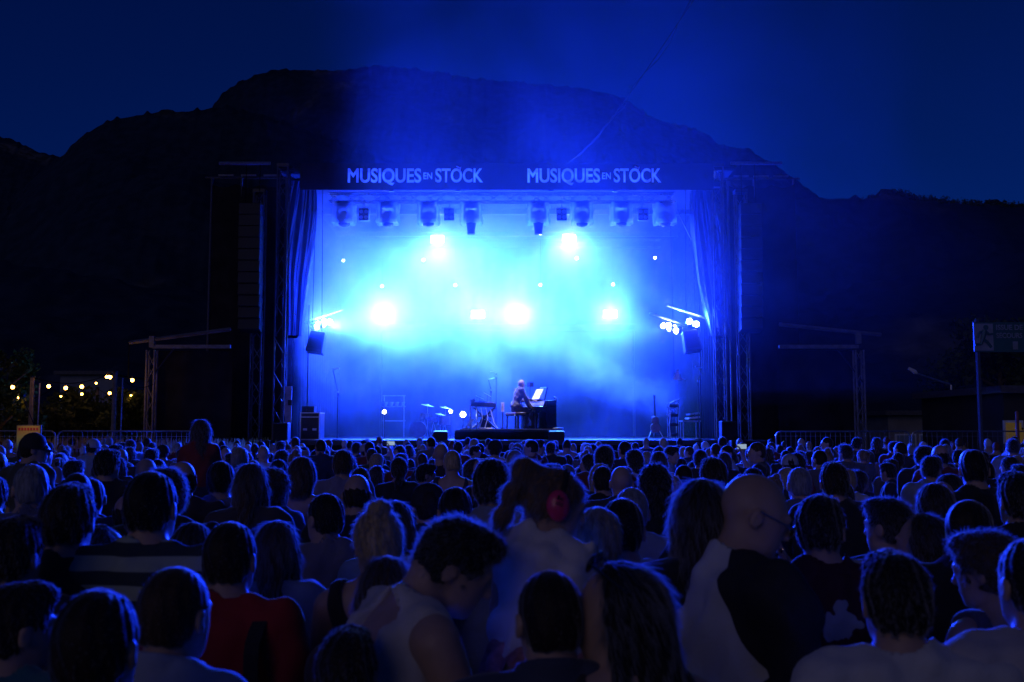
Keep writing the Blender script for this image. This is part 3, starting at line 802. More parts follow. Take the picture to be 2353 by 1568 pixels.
for s, u, v, lab in ((-1, 652, 993, 'left'), (1, 1668, 988, 'right')):
    p = at(u, 1008, SF - .35)
    f = thing('corner_speaker', f'black square speaker box at the {lab} corner of the stage', 'speaker', (p.x, SF - .6, .0), 0, 'corner speakers')
    zt = at(u, 972 if s < 0 else 968, SF - .6).z
    MB().box((0, 0, zt - .28), (.42, .42, .56)).build('cabinet', MB_g, f, bevel=.02)
    MB().box((0, -.215, zt - .28), (.36, .01, .48)).build('grille', M['black_cloth'], f)
    MB().bar((0, 0, 0), (0, 0, zt - .56), .05).lathe([(.3, 0), (.3, .02)], (0, 0, 0), 10).build('stand', M['black_metal'], f)
# pale notice panel beside the left tower
a, b = at(653, 972, SF + .3), at(671, 888, SF + .3)
f = thing('notice_panel', 'pale upright panel strapped beside the left stage tower', 'panel', ((a.x + b.x) / 2, SF + .3, a.z))
MB().box((0, 0, (b.z - a.z) / 2), (b.x - a.x, .03, b.z - a.z)).build('board', mat('lilac board', (.5, .42, .5), .6), f)
MB().box((.06, -.02, (b.z - a.z) * .55), (.12, .02, .16)).build('label_plate', M['black_metal'], f)
MB().bar((0, .03, -a.z + .0), (0, .03, b.z - a.z), .025).build('post', M['steel'], f)

def floor_lamp(label, u, v, Y, r):
    p = at(u, v, Y)
    f = thing('floor_lamp', label, 'stage light', (p.x, Y, DZ), 0, 'small lamps on the stage floor')
    z = p.z - DZ
    MB().lathe([(r * .5, -.14), (r * 1.15, -.1), (r * 1.2, 0)], (0, .0, z), 14, (0, -1, 0)).build('housing', M['black_metal'], f)
    MB().sphere((0, -.01, z), r, 12, 8, (1, .4, 1)).build('bulb', M['dot'], f, smooth=True)
    MB().bar((0, .06, z), (0, .06, .0), .015).lathe([(.1, 0), (.1, .015)], (0, .06, 0), 10).build('stand', M['black_metal'], f)
floor_lamp('small round white lamp low at the left of the stage', 883, 947, SF + 4.5, .062)
floor_lamp('small round white lamp low left of the drum kit', 1036, 946, SF + 4.0, .055)
floor_lamp('larger round white lamp beside the riser', 1064, 953, SF + 2.6, .085)
p = at(1078, 972, SF + 1.3)
f = thing('uplighter', 'white slanted paddle shaped reflector leaning at the riser corner', 'reflector', (at(1072, 985, SF + 1.2).x, SF + 1.2, RZ))
MB().grid(lambda a, b: (-.02 + .20 * b + (a - .5) * .11 * (.4 + b), -.02, .01 + .29 * b), 4, 8).build('paddle', M['white_plastic'], f, solid=.012)
MB().box((0, 0, .012), (.12, .1, .024)).build('foot', M['black_metal'], f)

# drum kit ghosting in the haze and the second keyboard place
p = at(985, 984, SF + 4.2)
f = thing('drum_kit', 'small drum kit ghosting in blue haze left of the riser', 'drums', (p.x, SF + 4.2, DZ))
M['shell'] = mat('drum shell', (.12, .12, .14), .3, .2)
M['cymbal'] = mat('cymbal brass', (.7, .6, .35), .3, .9)
MB().lathe([(.27, -.2), (.28, -.19), (.28, .19), (.27, .2)], (-.35, .1, .30), 24, (0, 1, 0)).build('bass_drum', M['shell'], f)
for x, y, z, r, h in ((.15, 0, .55, .17, .16), (-.15, .05, .66, .14, .18), (.5, .2, .45, .2, .3)):
    MB().lathe([(r, 0), (r * 1.03, .01), (r, h)], (x, y, z), 20).build('drum', M['shell'], f)
    for k in range(3): MB().bar((x + r * math.cos(k * 2.1), y + r * math.sin(k * 2.1), 0), (x, y, z), .011).build('stand_leg', M['steel'], f)
for x, z, r in ((.55, 1.02, .2), (-.05, 1.1, .23), (.38, .8, .17)):
    MB().lathe([(r, 0), (r * .3, .02), (.03, .045)], (x, .1, z), 20, (.2, -.1, 1)).build('cymbal', M['cymbal'], f)
    MB().bar((x, .1, 0), (x, .1, z), .011).build('stand_leg', M['steel'], f)
p = at(905, 984, SF + 6.0)
f = thing('percussion_rack', 'tall rack of small percussion faint in the haze left of the drums', 'rack', (p.x, SF + 6.0, DZ))
for x in (-.35, .35): MB().bar((x, 0, 0), (x, 0, 1.5), .02).build('upright', M['steel'], f)
for z in (.6, 1.1, 1.48): MB().bar((-.4, 0, z), (.4, 0, z), .018).build('crossbar', M['steel'], f)
for k in range(4): MB().lathe([(.05, 0), (.09, .12), (.09, .14)], (-.3 + .2 * k, -.05, 1.12), 14).build('bell', M['alu'], f)
p = at(1588, 984, SF + 1.3)
f = thing('keyboard_desk', 'desk with stacked keyboards at the right of the stage', 'desk', (p.x, SF + 1.3, DZ))
MB().box((0, .2, .56), (.56, .7, .05)).build('table_top', M['steel'], f)
for x in (-.24, .24):
    for y in (-.05, .45): MB().bar((x, y, 0), (x, y, .54), .02).build('leg', M['alu'], f)
MB().box((.08, .2, .66), (.34, .7, .05), (0, R(-6), 0)).build('keyboard', M['white_plastic'], f)
MB().box((.1, .25, .78), (.30, .65, .05), (0, R(-6), 0)).build('keyboard', M['alu'], f)
for y in (-.08, .5): MB().bar((.1, y, .58), (.1, y, .78), .014).build('tier_post', M['black_metal'], f)
p = at(1549, 984, SF + 2.2)
f = thing('gear_rack', 'tall open rack with cables near the right side of the stage', 'rack', (p.x, SF + 2.2, DZ))
for x in (-.14, .14):
    for y in (0, .4): MB().bar((x, y, 0), (x, y, 1.12), .016).build('upright', M['alu'], f)
for z in (.15, .45, .75, 1.05): MB().box((0, .2, z), (.3, .42, .09)).build('unit', M['black_metal'], f, bevel=.01)
MB().path([(-.14, -.02, 1.12), (0, -.05, 1.2), (.17, -.04, 1.26)], .015).path([(-.1, -.03, .9), (-.15, -.05, .4), (-.1, -.02, 0)], .012).build('cable_run', M['white_plastic'], f)
p = at(1506, 984, SF + 3.0)
f = thing('guitar_on_stand', 'guitar propped on a tripod stand in the blue haze at right', 'guitar', (p.x, SF + 3.0, DZ))
MB().lathe([(.16, -.03), (.17, 0), (.16, .03)], (0, 0, .36), 20, (0, 1, .15)).lathe([(.12, -.03), (.125, 0), (.12, .03)], (0, .03, .6), 20, (0, 1, .15)).build('body', mat('guitar wood', (.3, .16, .07), .25), f)
MB().box((0, .1, 1.0), (.05, .03, .6), (R(-9), 0, 0)).build('neck', M['black_metal'], f)
MB().box((0, .155, 1.34), (.07, .02, .14), (R(-9), 0, 0)).build('headstock', M['black_metal'], f)
for x in (-.25, .25): MB().bar((0, .12, .55), (x, -.12, 0), .014).build('stand_leg', M['steel'], f)
MB().bar((0, .12, .55), (0, .4, 0), .014).build('stand_leg', M['steel'], f)
p = at(1560, 862, SF + 2.0)
f = thing('folded_banner', 'small tangle of pale folded fabric hanging at the right masking', 'fabric', (p.x, SF + 2.0, p.z - .15))
MB().grid(lambda a, b: ((a - .5) * .34 * (1.2 - b), .05 * math.sin(a * 9), .34 * b * (1 - a * .75)), 12, 6).build('sheet', M['white_plastic'], f, solid=.006)
MB().bar((-.15, 0, .3), (-.2, 0, 9.6 - p.z), .006, n=4).build('cord', M['cable'], f)

# ------------------------------------------------------------------ left of the stage: festoon, fence, board, building, dry grass
M['bulb_wire'] = M['cable']
pa, pbv, pc = at(75, 868, 27), at(265, 856, 26), at(224, 893, 37)
for p, w, lab in ((pa, 9, 'left'), (pbv, 10, 'taller right'), (pc, 12, 'farther middle')):
    f = thing('festoon_pole', f'timber pole carrying warm festoon bulbs, the {lab} one', 'pole', (p.x, p.y, 0), 0, 'poles of the festoon lights')
    MB().bar((0, 0, 0), (0, 0, p.z), .075, .06, 8).build('post', M['wood_grey'], f)
    MB().bar((.18, 0, 0), (.2, 0, p.z - .15), .02, n=6).build('guy_post', M['steel'], f)
    MB().lathe([(.07, p.z), (.075, p.z + .03), (.02, p.z + .06)], (0, 0, 0), 10).build('cap', M['black_metal'], f)
def festoon(label, pts, bulbs, droop=.22):
    f = thing('festoon_string', label, 'string lights', pts[0], 0, 'strings of warm bulbs')
    o = Vector(pts[0]); m = MB()
    for a, b in zip(pts[:-1], pts[1:]):
        a, b = Vector(a), Vector(b)
        q = [a + (b - a) * s - Vector((0, 0, droop * math.sin(math.pi * s))) - o for s in np.linspace(0, 1, 12)]
        m.path(q, .01, 4)
    m.build('wire', M['cable'], f)
    for p, r in bulbs:
        c = Vector(p) - o
        MB().lathe([(.018, .0), (.022, .05), (.012, .10)], c + Vector((0, 0, r * .8)), 8).build('socket', M['black_metal'], f)
        MB().sphere(c, r, 10, 7).build('bulb', M['warm_core'], f, smooth=True)
    return f
festoon('nearest string of warm bulbs slung across both left poles', [at(-40, 872, 27), pa, pbv, at(352, 884, 27)],
        [(at(u, v, 27), .048) for u, v in ((29, 890), (112, 888), (151, 892), (188, 889), (253, 867), (246, 866), (304, 874))])
festoon('lower string of warm bulbs running behind the poles', [at(-20, 905, 30), at(120, 895, 32), pc, at(310, 888, 33)],
        [(at(u, v, d), r) for u, v, d, r in ((39, 915, 30, .05), (140, 911, 33, .03), (188, 906, 33, .042), (221, 881, 36, .035), (252, 904, 33, .05), (301, 909, 34, .032))], .3)

def fence(label, p0, p1, z1, group, corner=True):
    p0, p1 = Vector(p0), Vector(p1); d = p1 - p0; L = d.length
    f = thing('fence_panel', label, 'fence', (p0.x, p0.y, 0), math.atan2(d.y, d.x), group)
    c = .12
    pts = [(0, 0, .1), (0, 0, z1 - c), (c * .3, 0, z1 - c * .3), (c, 0, z1), (L - c, 0, z1), (L - c * .3, 0, z1 - c * .3), (L, 0, z1 - c), (L, 0, .1)]
    MB().path(pts, .021, 6).bar((0, 0, .12), (L, 0, .12), .021, n=6).build('frame', M['steel'], f)
    m = MB(); n = int(L / .12)
    for k in range(1, n): m.bar((k * L / n, 0, .12), (k * L / n, 0, z1), .0025, n=3, caps=False)
    for z in np.arange(.4, z1, .35): m.bar((0, .006, z), (L, .006, z), .0025, n=3, caps=False)
    g = m.build('wire_mesh', M['steel'], f); g['kind'] = 'stuff'
    for x in (0, L): MB().box((x, 0, .05), (.22, .6, .1)).build('foot', mat('concrete foot', (.3, .3, .29), .9), f, bevel=.02)
xs_ = [-10.2, -8.2, -6.3 - .1]
fl = [(-20.2, 24.5), (-16.9, 24.3), (-13.4, 24.0), (-10.9, 24.0), (-7.45, 23.8)]
for i in range(4):
    fence(f'wire mesh fence panel left of the stage, {("leftmost", "second from the left", "third from the left", "nearest the stage")[i]}', (*fl[i], 0), (fl[i + 1][0] - .06, fl[i + 1][1], 0), at(200, 989, 24).z - .02, 'fence panels on the left')
fr = [(6.6, 25.0), (10.0, 25.0), (13.4, 24.6), (16.8, 24.4)]
for i in range(3):
    fence(f'wire mesh fence panel right of the stage, {("nearest the stage", "middle", "rightmost")[i]}', (*fr[i], 0), (fr[i + 1][0] - .06, fr[i + 1][1], 0), 1.92, 'fence panels on the right')
# poster board
a, b = at(38, 1026, 19.5), at(92, 985, 19.5)
f = thing('poster_board', 'lit poster board with red heading and yellow field on the left', 'poster', ((a.x + b.x) / 2, 19.5, 0))
zc = (a.z + b.z) / 2; w, h = b.x - a.x, b.z - a.z + .1
MB().box((0, .02, zc), (w + .04, .03, h + .04)).build('board', M['wood_grey'], f)
def poster_mat():
    m = bpy.data.materials.new('poster print'); n, l = nodes_of(m); p = n['Principled BSDF']; p.inputs['Roughness'].default_value = .5
    tc = n.new('ShaderNodeTexCoord'); sp = n.new('ShaderNodeSeparateXYZ'); l.new(tc.outputs['Generated'], sp.inputs[0])
    r = n.new('ShaderNodeValToRGB'); e = r.color_ramp.elements
    e[0].position = 0; e[0].color = (.1, .45, .3, 1); e[1].position = 1; e[1].color = (.8, .45, .08, 1)
    for pos, c in ((.25, (.55, .6, .15, 1)), (.5, (.85, .7, .15, 1)), (.7, (.85, .5, .1, 1))):
        x = e.new(pos); x.color = c
    l.new(sp.outputs['Z'], r.inputs['Fac']); l.new(r.outputs['Color'], p.inputs['Base Color']); return m
MB().box((0, 0, zc), (w, .008, h)).build('print', poster_mat(), f)
for k in range(7): MB().box((-w * .4 + k * w * .13, -.006, zc + h * .36), (w * .09, .004, h * .12)).build('heading_mark', mat('red print', (.7, .05, .03), .5), f)
for x in (-w * .4, w * .4): MB().bar((x, .05, 0), (x, .05, zc + h / 2), .02).build('leg', M['steel'], f)
spot('lamp', f, (.1, -.5, zc + .75), (0, 0, zc), 5, (1, .75, .45), 50, .8, .05)
MB().bar((.1, 0.02, zc + h / 2), (.1, -.5, zc + .79), .01).box((.1, -.5, zc + .80), (.08, .08, .04)).build('picture_lamp', M['cable'], f)

def building(label, u0, u1, v0, Y, col, windows, cat='building', lit=None):
    a, b = at(u0, v0, Y), at(u1, v0, Y); w = b.x - a.x; h = a.z
    f = thing('low_building', label, cat, ((a.x + b.x) / 2, Y, 0))
    wall = mat('rendered wall', col, .9, 0, .2, 1.2, .2, 12)
    MB().box((0, 3, h / 2), (w, 6, h)).build('wall', wall, f)
    MB().box((0, 2.9, h + .12), (w + .5, 6.6, .22)).build('roof', mat('roof sheet', (.1, .1, .11), .8), f)
    for x, z, ww, hh in windows:
        g = MB().box((x * w, -.03, z * h), (ww, .06, hh)).build('window', M['white_plastic'], f)
        MB().box((x * w, -.065, z * h), (ww - .14, .012, hh - .14)).build('pane', lit or M['lens_glass'], g)
    return f
building('pale block of a building behind the festoon lights', 139, 262, 862, 60, (.22, .24, .28), [(-.3, .55, 1.2, 1.0), (0, .55, 1.2, 1.0), (.3, .55, 1.2, 1.0)])
building('low flat roofed building right of the stage behind the fence', 2040, 2195, 955, 48, (.25, .24, .22), [(-.25, .45, 1.0, 1.1), (.1, .45, 1.0, 1.1), (.38, .45, .9, 1.4)])
M['dim_window'] = glow('dimly lit window', (1.0, .62, .2), .05)
f = building('dark kiosk with dim yellow panels at the right edge', 2305, 2420, 905, 30, (.05, .05, .05), [(-.34, .62, .6, .7), (-.02, .50, .75, 1.0), (.30, .62, .6, .7)], 'kiosk', M['dim_window'])

# dry grass behind the left fence
V = []
rg = np.random.default_rng(3)
n = 16000
x = rg.uniform(-17, -6.9, n); y = rg.uniform(25.2, 30, n); h = rg.uniform(.9, 1.75, n); lean = rg.normal(size=(n, 2)) * .18
ww = rg.uniform(.006, .014, n)
z0 = np.zeros(n)
V = np.stack([np.stack([x - ww, y, z0], 1), np.stack([x + ww, y, z0], 1), np.stack([x + lean[:, 0] + ww * .4, y + lean[:, 1], h], 1), np.stack([x + lean[:, 0] - ww * .4, y + lean[:, 1], h], 1)], 1).reshape(-1, 3)
tag(quads(V, 'tall_grass', mat('dry grass', (.34, .27, .13), .8, 0, .3, 2, translucent=.3)), 'tall dry grass standing behind the left fence', 'grass', kind='stuff')

# ------------------------------------------------------------------ right: exit sign, street lamp, post
a, b = at(2240, 806, 21), at(2430, 744, 21)
f = thing('exit_sign', 'large emergency exit sign with running figure on the right', 'sign', (a.x, 21, a.z))
w, h = b.x - a.x, b.z - a.z
M['sign_green'] = mat('sign green', (.03, .12, .10), .5, 0, .1)
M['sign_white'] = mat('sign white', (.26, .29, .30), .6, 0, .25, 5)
MB().box((w / 2, .03, h / 2), (w, .03, h + .06)).build('panel', M['sign_green'], f)
q = 44 * 21 / F_PX
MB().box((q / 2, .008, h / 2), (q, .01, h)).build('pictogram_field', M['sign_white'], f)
fig = MB()
P = lambda x, z: (q * x, -.004, h * z)
fig.lathe([(.055, 0), (.055, .006)], P(.62, .86), 14, (0, -1, 0))
for A, B, t_ in ((P(.55, .76), P(.42, .42), .05), (P(.56, .74), P(.25, .66), .026), (P(.25, .66), P(.15, .46), .024), (P(.56, .74), P(.78, .60), .026), (P(.78, .60), P(.97, .62), .024), (P(.45, .42), P(.68, .30), .034), (P(.68, .30), P(.86, .12), .03), (P(.42, .42), P(.34, .24), .034), (P(.34, .24), P(.02, .22), .03)):
    fig.bar(A, B, t_, t_, 6)
fig.build('running_figure', M['sign_green'], f)
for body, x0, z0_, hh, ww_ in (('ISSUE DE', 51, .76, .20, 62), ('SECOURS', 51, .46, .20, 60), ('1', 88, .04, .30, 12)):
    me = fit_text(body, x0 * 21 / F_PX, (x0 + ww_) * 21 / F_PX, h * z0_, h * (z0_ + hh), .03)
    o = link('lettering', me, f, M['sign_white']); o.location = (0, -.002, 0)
for x in (.1, w - .2): MB().bar((x, .09, -a.z), (x, .09, h + .1), .05).build('post', M['tower_metal'], f)
f = thing('street_lamp', 'unlit street lamp with long slanting arm on the right', 'street lamp', (at(2188, 984, 34).x, 34, 0))
pt = at(2185, 885, 34); pe = at(2108, 859, 34)
MB().bar((0, 0, 0), (pt.x - f.location.x, 0, pt.z), .06, .045, 8).build('pole', M['steel'], f)
MB().bar((pt.x - f.location.x, 0, pt.z), (pe.x - f.location.x, 0, pe.z), .035, .03, 8).build('arm', M['steel'], f)
MB().lathe([(.03, 0), (.08, .1), (.05, .35)], (pe.x - f.location.x, 0, pe.z), 10, (-.7, 0, .45)).build('lamp_head', M['white_plastic'], f)
f = thing('marker_post', 'reddish metal post by the fence at the right edge', 'post', (at(2338, 984, 22).x, 22, 0))
MB().bar((0, 0, 0), (0, 0, at(2338, 950, 22).z), .04, n=8).lathe([(.05, at(2338, 950, 22).z), (.02, at(2338, 950, 22).z + .05)], (0, 0, 0), 8).build('shaft', mat('rusty red paint', (.25, .09, .06), .7), f)
MB().box((0, 0, .02), (.3, .3, .04)).build('foot', M['steel'], f)

# ------------------------------------------------------------------ haze on stage and smoke drifting over the crowd
def volume_box(name, label, lo, hi, build, step=1.0, aniso=.52):
    lo, hi = Vector(lo), Vector(hi); c = (lo + hi) / 2; s = hi - lo
    o = MB().box((0, 0, 0), s).build(name, None)
    o.location = c
    tag(o, label, 'smoke', kind='stuff')
    m = bpy.data.materials.new(name); n, l = nodes_of(m)
    n.remove(n['Principled BSDF'])
    v = n.new('ShaderNodeVolumePrincipled'); v.inputs['Color'].default_value = (.9, .93, 1, 1); v.inputs['Anisotropy'].default_value = aniso
    l.new(v.outputs['Volume'], n['Material Output'].inputs['Volume'])
    g = n.new('ShaderNodeNewGeometry')
    build(n, l, g.outputs['Position'], v)
    m.cycles.volume_step_rate = step
    o.data.materials.append(m)
    return o
def math_node(n, l, op, a, b=None, clamp=False):
    m = n.new('ShaderNodeMath'); m.operation = op; m.use_clamp = clamp
    for i, x in enumerate((a, b)):
        if x is None: continue
        if isinstance(x, (int, float)): m.inputs[i].default_value = x
        else: l.new(x, m.inputs[i])
    return m.outputs[0]
def ramp(n, l, x, f0, f1, t0=0.0, t1=1.0):
    r = n.new('ShaderNodeMapRange'); r.interpolation_type = 'SMOOTHSTEP'
    r.inputs['From Min'].default_value = f0; r.inputs['From Max'].default_value = f1; r.inputs['To Min'].default_value = t0; r.inputs['To Max'].default_value = t1
    l.new(x, r.inputs['Value']); return r.outputs['Result']
def stage_density(n, l, pos, v):
    sp = n.new('ShaderNodeSeparateXYZ'); l.new(pos, sp.inputs[0])
    no = n.new('ShaderNodeTexNoise'); no.inputs['Scale'].default_value = .34; no.inputs['Detail'].default_value = 4; no.inputs['Distortion'].default_value = .6
    l.new(pos, no.inputs['Vector'])
    wis = ramp(n, l, no.outputs['Fac'], .38, .63, .25, 2.0)
    # density shaped for the glow: thicker at middle and left, thinner right and low
    low = math_node(n, l, 'MULTIPLY', ramp(n, l, sp.outputs['Z'], 2.2, 6.2, .20, 1.0), math_node(n, l, 'MULTIPLY', ramp(n, l, sp.outputs['X'], 2.0, 5.4, 1.0, .2), ramp(n, l, sp.outputs['X'], -5.4, -2.6, 1.5, 1.0)))
    back = ramp(n, l, sp.outputs['Y'], SF + .4, SF + 5.0, .3, 1.0)
    d = math_node(n, l, 'MULTIPLY', math_node(n, l, 'MULTIPLY', wis, back), low)
    # a fresh plume rolling in from the right wing, low over the floor
    n2 = n.new('ShaderNodeTexNoise'); n2.inputs['Scale'].default_value = .8; n2.inputs['Detail'].default_value = 5; n2.inputs['Distortion'].default_value = 1.2; l.new(pos, n2.inputs['Vector'])
    zc = math_node(n, l, 'SUBTRACT', sp.outputs['Z'], math_node(n, l, 'SUBTRACT', 5.2, math_node(n, l, 'MULTIPLY', sp.outputs['X'], .42)))
    band = ramp(n, l, math_node(n, l, 'ABSOLUTE', zc), .15, 1.1, 1.0, 0.0)
    span = math_node(n, l, 'MULTIPLY', ramp(n, l, sp.outputs['X'], 1.0, 2.8), ramp(n, l, sp.outputs['X'], 4.6, 6.0, 1.0, 0.0))
    dep = ramp(n, l, sp.outputs['Y'], SF + 2.5, SF + 3.5)
    pl = math_node(n, l, 'MULTIPLY', math_node(n, l, 'MULTIPLY', band, span), math_node(n, l, 'MULTIPLY', dep, ramp(n, l, n2.outputs['Fac'], .42, .62, 0.0, 2.4)))
    d = math_node(n, l, 'ADD', d, pl)
    l.new(math_node(n, l, 'MULTIPLY', d, HAZE_D), v.inputs['Density'])
HAZE_D = 0.060
volume_box('stage_haze', 'thick blue lit haze filling the stage', (-6.7 + SX, SF + .35, DZ + .03), (6.7 + SX, SF + 10.4, 9.7), stage_density, 1.1)
SMOKE_D = 0.0045
def smoke_density(n, l, pos, v):
    sp = n.new('ShaderNodeSeparateXYZ'); l.new(pos, sp.inputs[0])
    no = n.new('ShaderNodeTexNoise'); no.inputs['Scale'].default_value = .26; no.inputs['Detail'].default_value = 5; no.inputs['Distortion'].default_value = .8
    l.new(pos, no.inputs['Vector'])
    wis = ramp(n, l, no.outputs['Fac'], .40, .62, .12, 1.8)
    wob = math_node(n, l, 'ADD', sp.outputs['X'], math_node(n, l, 'MULTIPLY', no.outputs['Fac'], 1.8))
    e0 = ramp(n, l, wob, -3.1, -1.2)  # density edge stands in for the left boundary of the light beam
    e1 = ramp(n, l, sp.outputs['X'], 1.0, 7.5, 1.0, .12)
    top = ramp(n, l, sp.outputs['Z'], 7.0, 12.5, 1.0, .12)
    bot = ramp(n, l, sp.outputs['Z'], 3.0, 5.5, .25, 1.0)
    d = math_node(n, l, 'MULTIPLY', wis, math_node(n, l, 'MULTIPLY', e0, math_node(n, l, 'MULTIPLY', e1, math_node(n, l, 'MULTIPLY', top, bot))))
    l.new(math_node(n, l, 'MULTIPLY', d, SMOKE_D), v.inputs['Density'])
volume_box('drifting_smoke', 'thin blue lit smoke drifting above the crowd before the stage', (-9, 14, 2.6), (10, SF - .3, 14.5), smoke_density, 1.1)

# ------------------------------------------------------------------ people: bodies as one smooth surface grown from joints
def surfnet(Fd, xs, ys, zs):
    s = Fd < 0
    c = np.zeros((s.shape[0] - 1, s.shape[1] - 1, s.shape[2] - 1), np.int8)
    for a in (0, 1):
        for b in (0, 1):
            for d in (0, 1):
                c += s[a:s.shape[0] - 1 + a, b:s.shape[1] - 1 + b, d:s.shape[2] - 1 + d]
    I, J, K = np.nonzero((c > 0) & (c < 8))
    vid = np.full(c.shape, -1, np.int64); vid[I, J, K] = np.arange(len(I))
    acc = np.zeros((len(I), 3)); cnt = np.zeros(len(I))
    corner = {}
    for a in (0, 1):
        for b in (0, 1):
            for d in (0, 1): corner[(a, b, d)] = Fd[I + a, J + b, K + d]
    for ax in range(3):
        for p in (0, 1):
            for q in (0, 1):
                e0 = [0, 0, 0]; e1 = [0, 0, 0]; o = [k for k in range(3) if k != ax]
                e0[o[0]] = e1[o[0]] = p; e0[o[1]] = e1[o[1]] = q; e1[ax] = 1
                f0, f1 = corner[tuple(e0)], corner[tuple(e1)]
                m = (f0 < 0) != (f1 < 0)
                t = np.where(m, f0 / np.where(m, f0 - f1, 1), 0)
                pos = np.zeros((len(I), 3)); pos[:, o[0]] = p; pos[:, o[1]] = q; pos[:, ax] = t
                acc += pos * m[:, None]; cnt += m
    fr = acc / np.maximum(cnt, 1)[:, None]
    V = np.stack([xs[I] + fr[:, 0] * (xs[I + 1] - xs[I]), ys[J] + fr[:, 1] * (ys[J + 1] - ys[J]), zs[K] + fr[:, 2] * (zs[K + 1] - zs[K])], 1)
    Q = []
    def emit(a, b, offs, ax):
        cr = a != b
        i, j, k = np.nonzero(cr); ins = a[cr]
        if ax == 0: j = j + 1; k = k + 1
        elif ax == 1: i = i + 1; k = k + 1
        else: i = i + 1; j = j + 1
        q = np.stack([vid[i + o[0], j + o[1], k + o[2]] for o in offs], 1)
        q[~ins] = q[~ins][:, ::-1]
        Q.append(q)
    emit(s[:-1, 1:-1, 1:-1], s[1:, 1:-1, 1:-1], ((0, -1, -1), (0, 0, -1), (0, 0, 0), (0, -1, 0)), 0)
    emit(s[1:-1, :-1, 1:-1], s[1:-1, 1:, 1:-1], ((-1, 0, -1), (-1, 0, 0), (0, 0, 0), (0, 0, -1)), 1)
    emit(s[1:-1, 1:-1, :-1], s[1:-1, 1:-1, 1:], ((-1, -1, 0), (0, -1, 0), (0, 0, 0), (-1, 0, 0)), 2)
    Q = np.concatenate(Q)
    return V, Q[(Q >= 0).all(1)]

def qmesh(name, V, Q, mats=None, smooth=True):
    me = bpy.data.meshes.new(name); n = len(Q)
    me.vertices.add(len(V)); me.vertices.foreach_set('co', np.ascontiguousarray(V, dtype=np.float32).ravel())
    me.loops.add(n * 4); me.loops.foreach_set('vertex_index', np.ascontiguousarray(Q, dtype=np.int32).ravel())
    me.polygons.add(n); me.polygons.foreach_set('loop_start', np.arange(0, n * 4, 4, dtype=np.int32))
    me.update(calc_edges=True)
    if smooth: me.polygons.foreach_set('use_smooth', np.ones(n, dtype=bool))
    if mats: me.materials.append(mats)
    return me

def smin(a, b, k):
    h = np.clip(.5 + .5 * (b - a) / k, 0, 1)
    return b * (1 - h) + a * h - k * h * (1 - h)
def smax(a, b, k): return -smin(-a, -b, k)

class Field:
    """signed distance on a rectilinear grid; pts arrays broadcast lazily"""
    def __init__(s, xs, ys, zs):
        s.xs, s.ys, s.zs = xs, ys, zs
        s.X, s.Y, s.Z = [g.astype(np.float32) for g in np.meshgrid(xs, ys, zs, indexing='ij')]
    def cone(s, a, b, r1, r2, P=None):
        X, Y, Z = P if P is not None else (s.X, s.Y, s.Z)
        a = np.array(a, np.float32); d = np.array(b, np.float32) - a; L2 = float(d @ d) + 1e-9
        px, py, pz = X - a[0], Y - a[1], Z - a[2]
        t = np.clip((px * d[0] + py * d[1] + pz * d[2]) / L2, 0, 1)
        return np.sqrt((px - t * d[0]) ** 2 + (py - t * d[1]) ** 2 + (pz - t * d[2]) ** 2) - (r1 + t * (r2 - r1))
    def ell(s, c, r, P=None):
        X, Y, Z = P if P is not None else (s.X, s.Y, s.Z)
        a, b, d = (X - c[0]) / r[0], (Y - c[1]) / r[1], (Z - c[2]) / r[2]
        k0 = np.sqrt(a * a + b * b + d * d); k1 = np.sqrt((a / r[0]) ** 2 + (b / r[1]) ** 2 + (d / r[2]) ** 2) + 1e-6
        return k0 * (k0 - 1) / k1

def head_sdf(F, P, female=False, bald=False):
    w = .94 if female else 1.0
    d = F.ell((0, -.014, .024), (.074 * w, .097, .092), P)
    d = smin(d, F.ell((0, .03, -.03), (.066 * w, .070, .092), P), .03)
    d = smin(d, F.ell((0, .045, -.085), (.046 * w, .045, .034), P), .03)
    d = smin(d, F.cone((0, .094, .012), (0, .113, -.026), .009, .013, P), .014)
    d = smin(d, F.cone((-.035, .087, .022), (.035, .087, .022), .012, .012, P), .016)
    d = smin(d, F.cone((-.018, .088, -.058), (.018, .088, -.058), .011, .011, P), .012)
    d = smin(d, F.ell((0, .078, -.098), (.02, .016, .016), P), .02)
    for sx in (-1, 1):
        d = smax(d, -F.ell((sx * .032, .108, .002), (.018, .02, .011), P), .012)
        d = smin(d, F.ell((sx * .032, .083, .001), (.013, .013, .012), P), .004)
        e = F.ell((sx * .081 * w, -.012, -.012), (.011, .021, .033), P)
        e = smax(e, -F.ell((sx * .092 * w, -.006, -.010), (.008, .012, .02), P), .006)
        d = smin(d, e, .008)
    return d

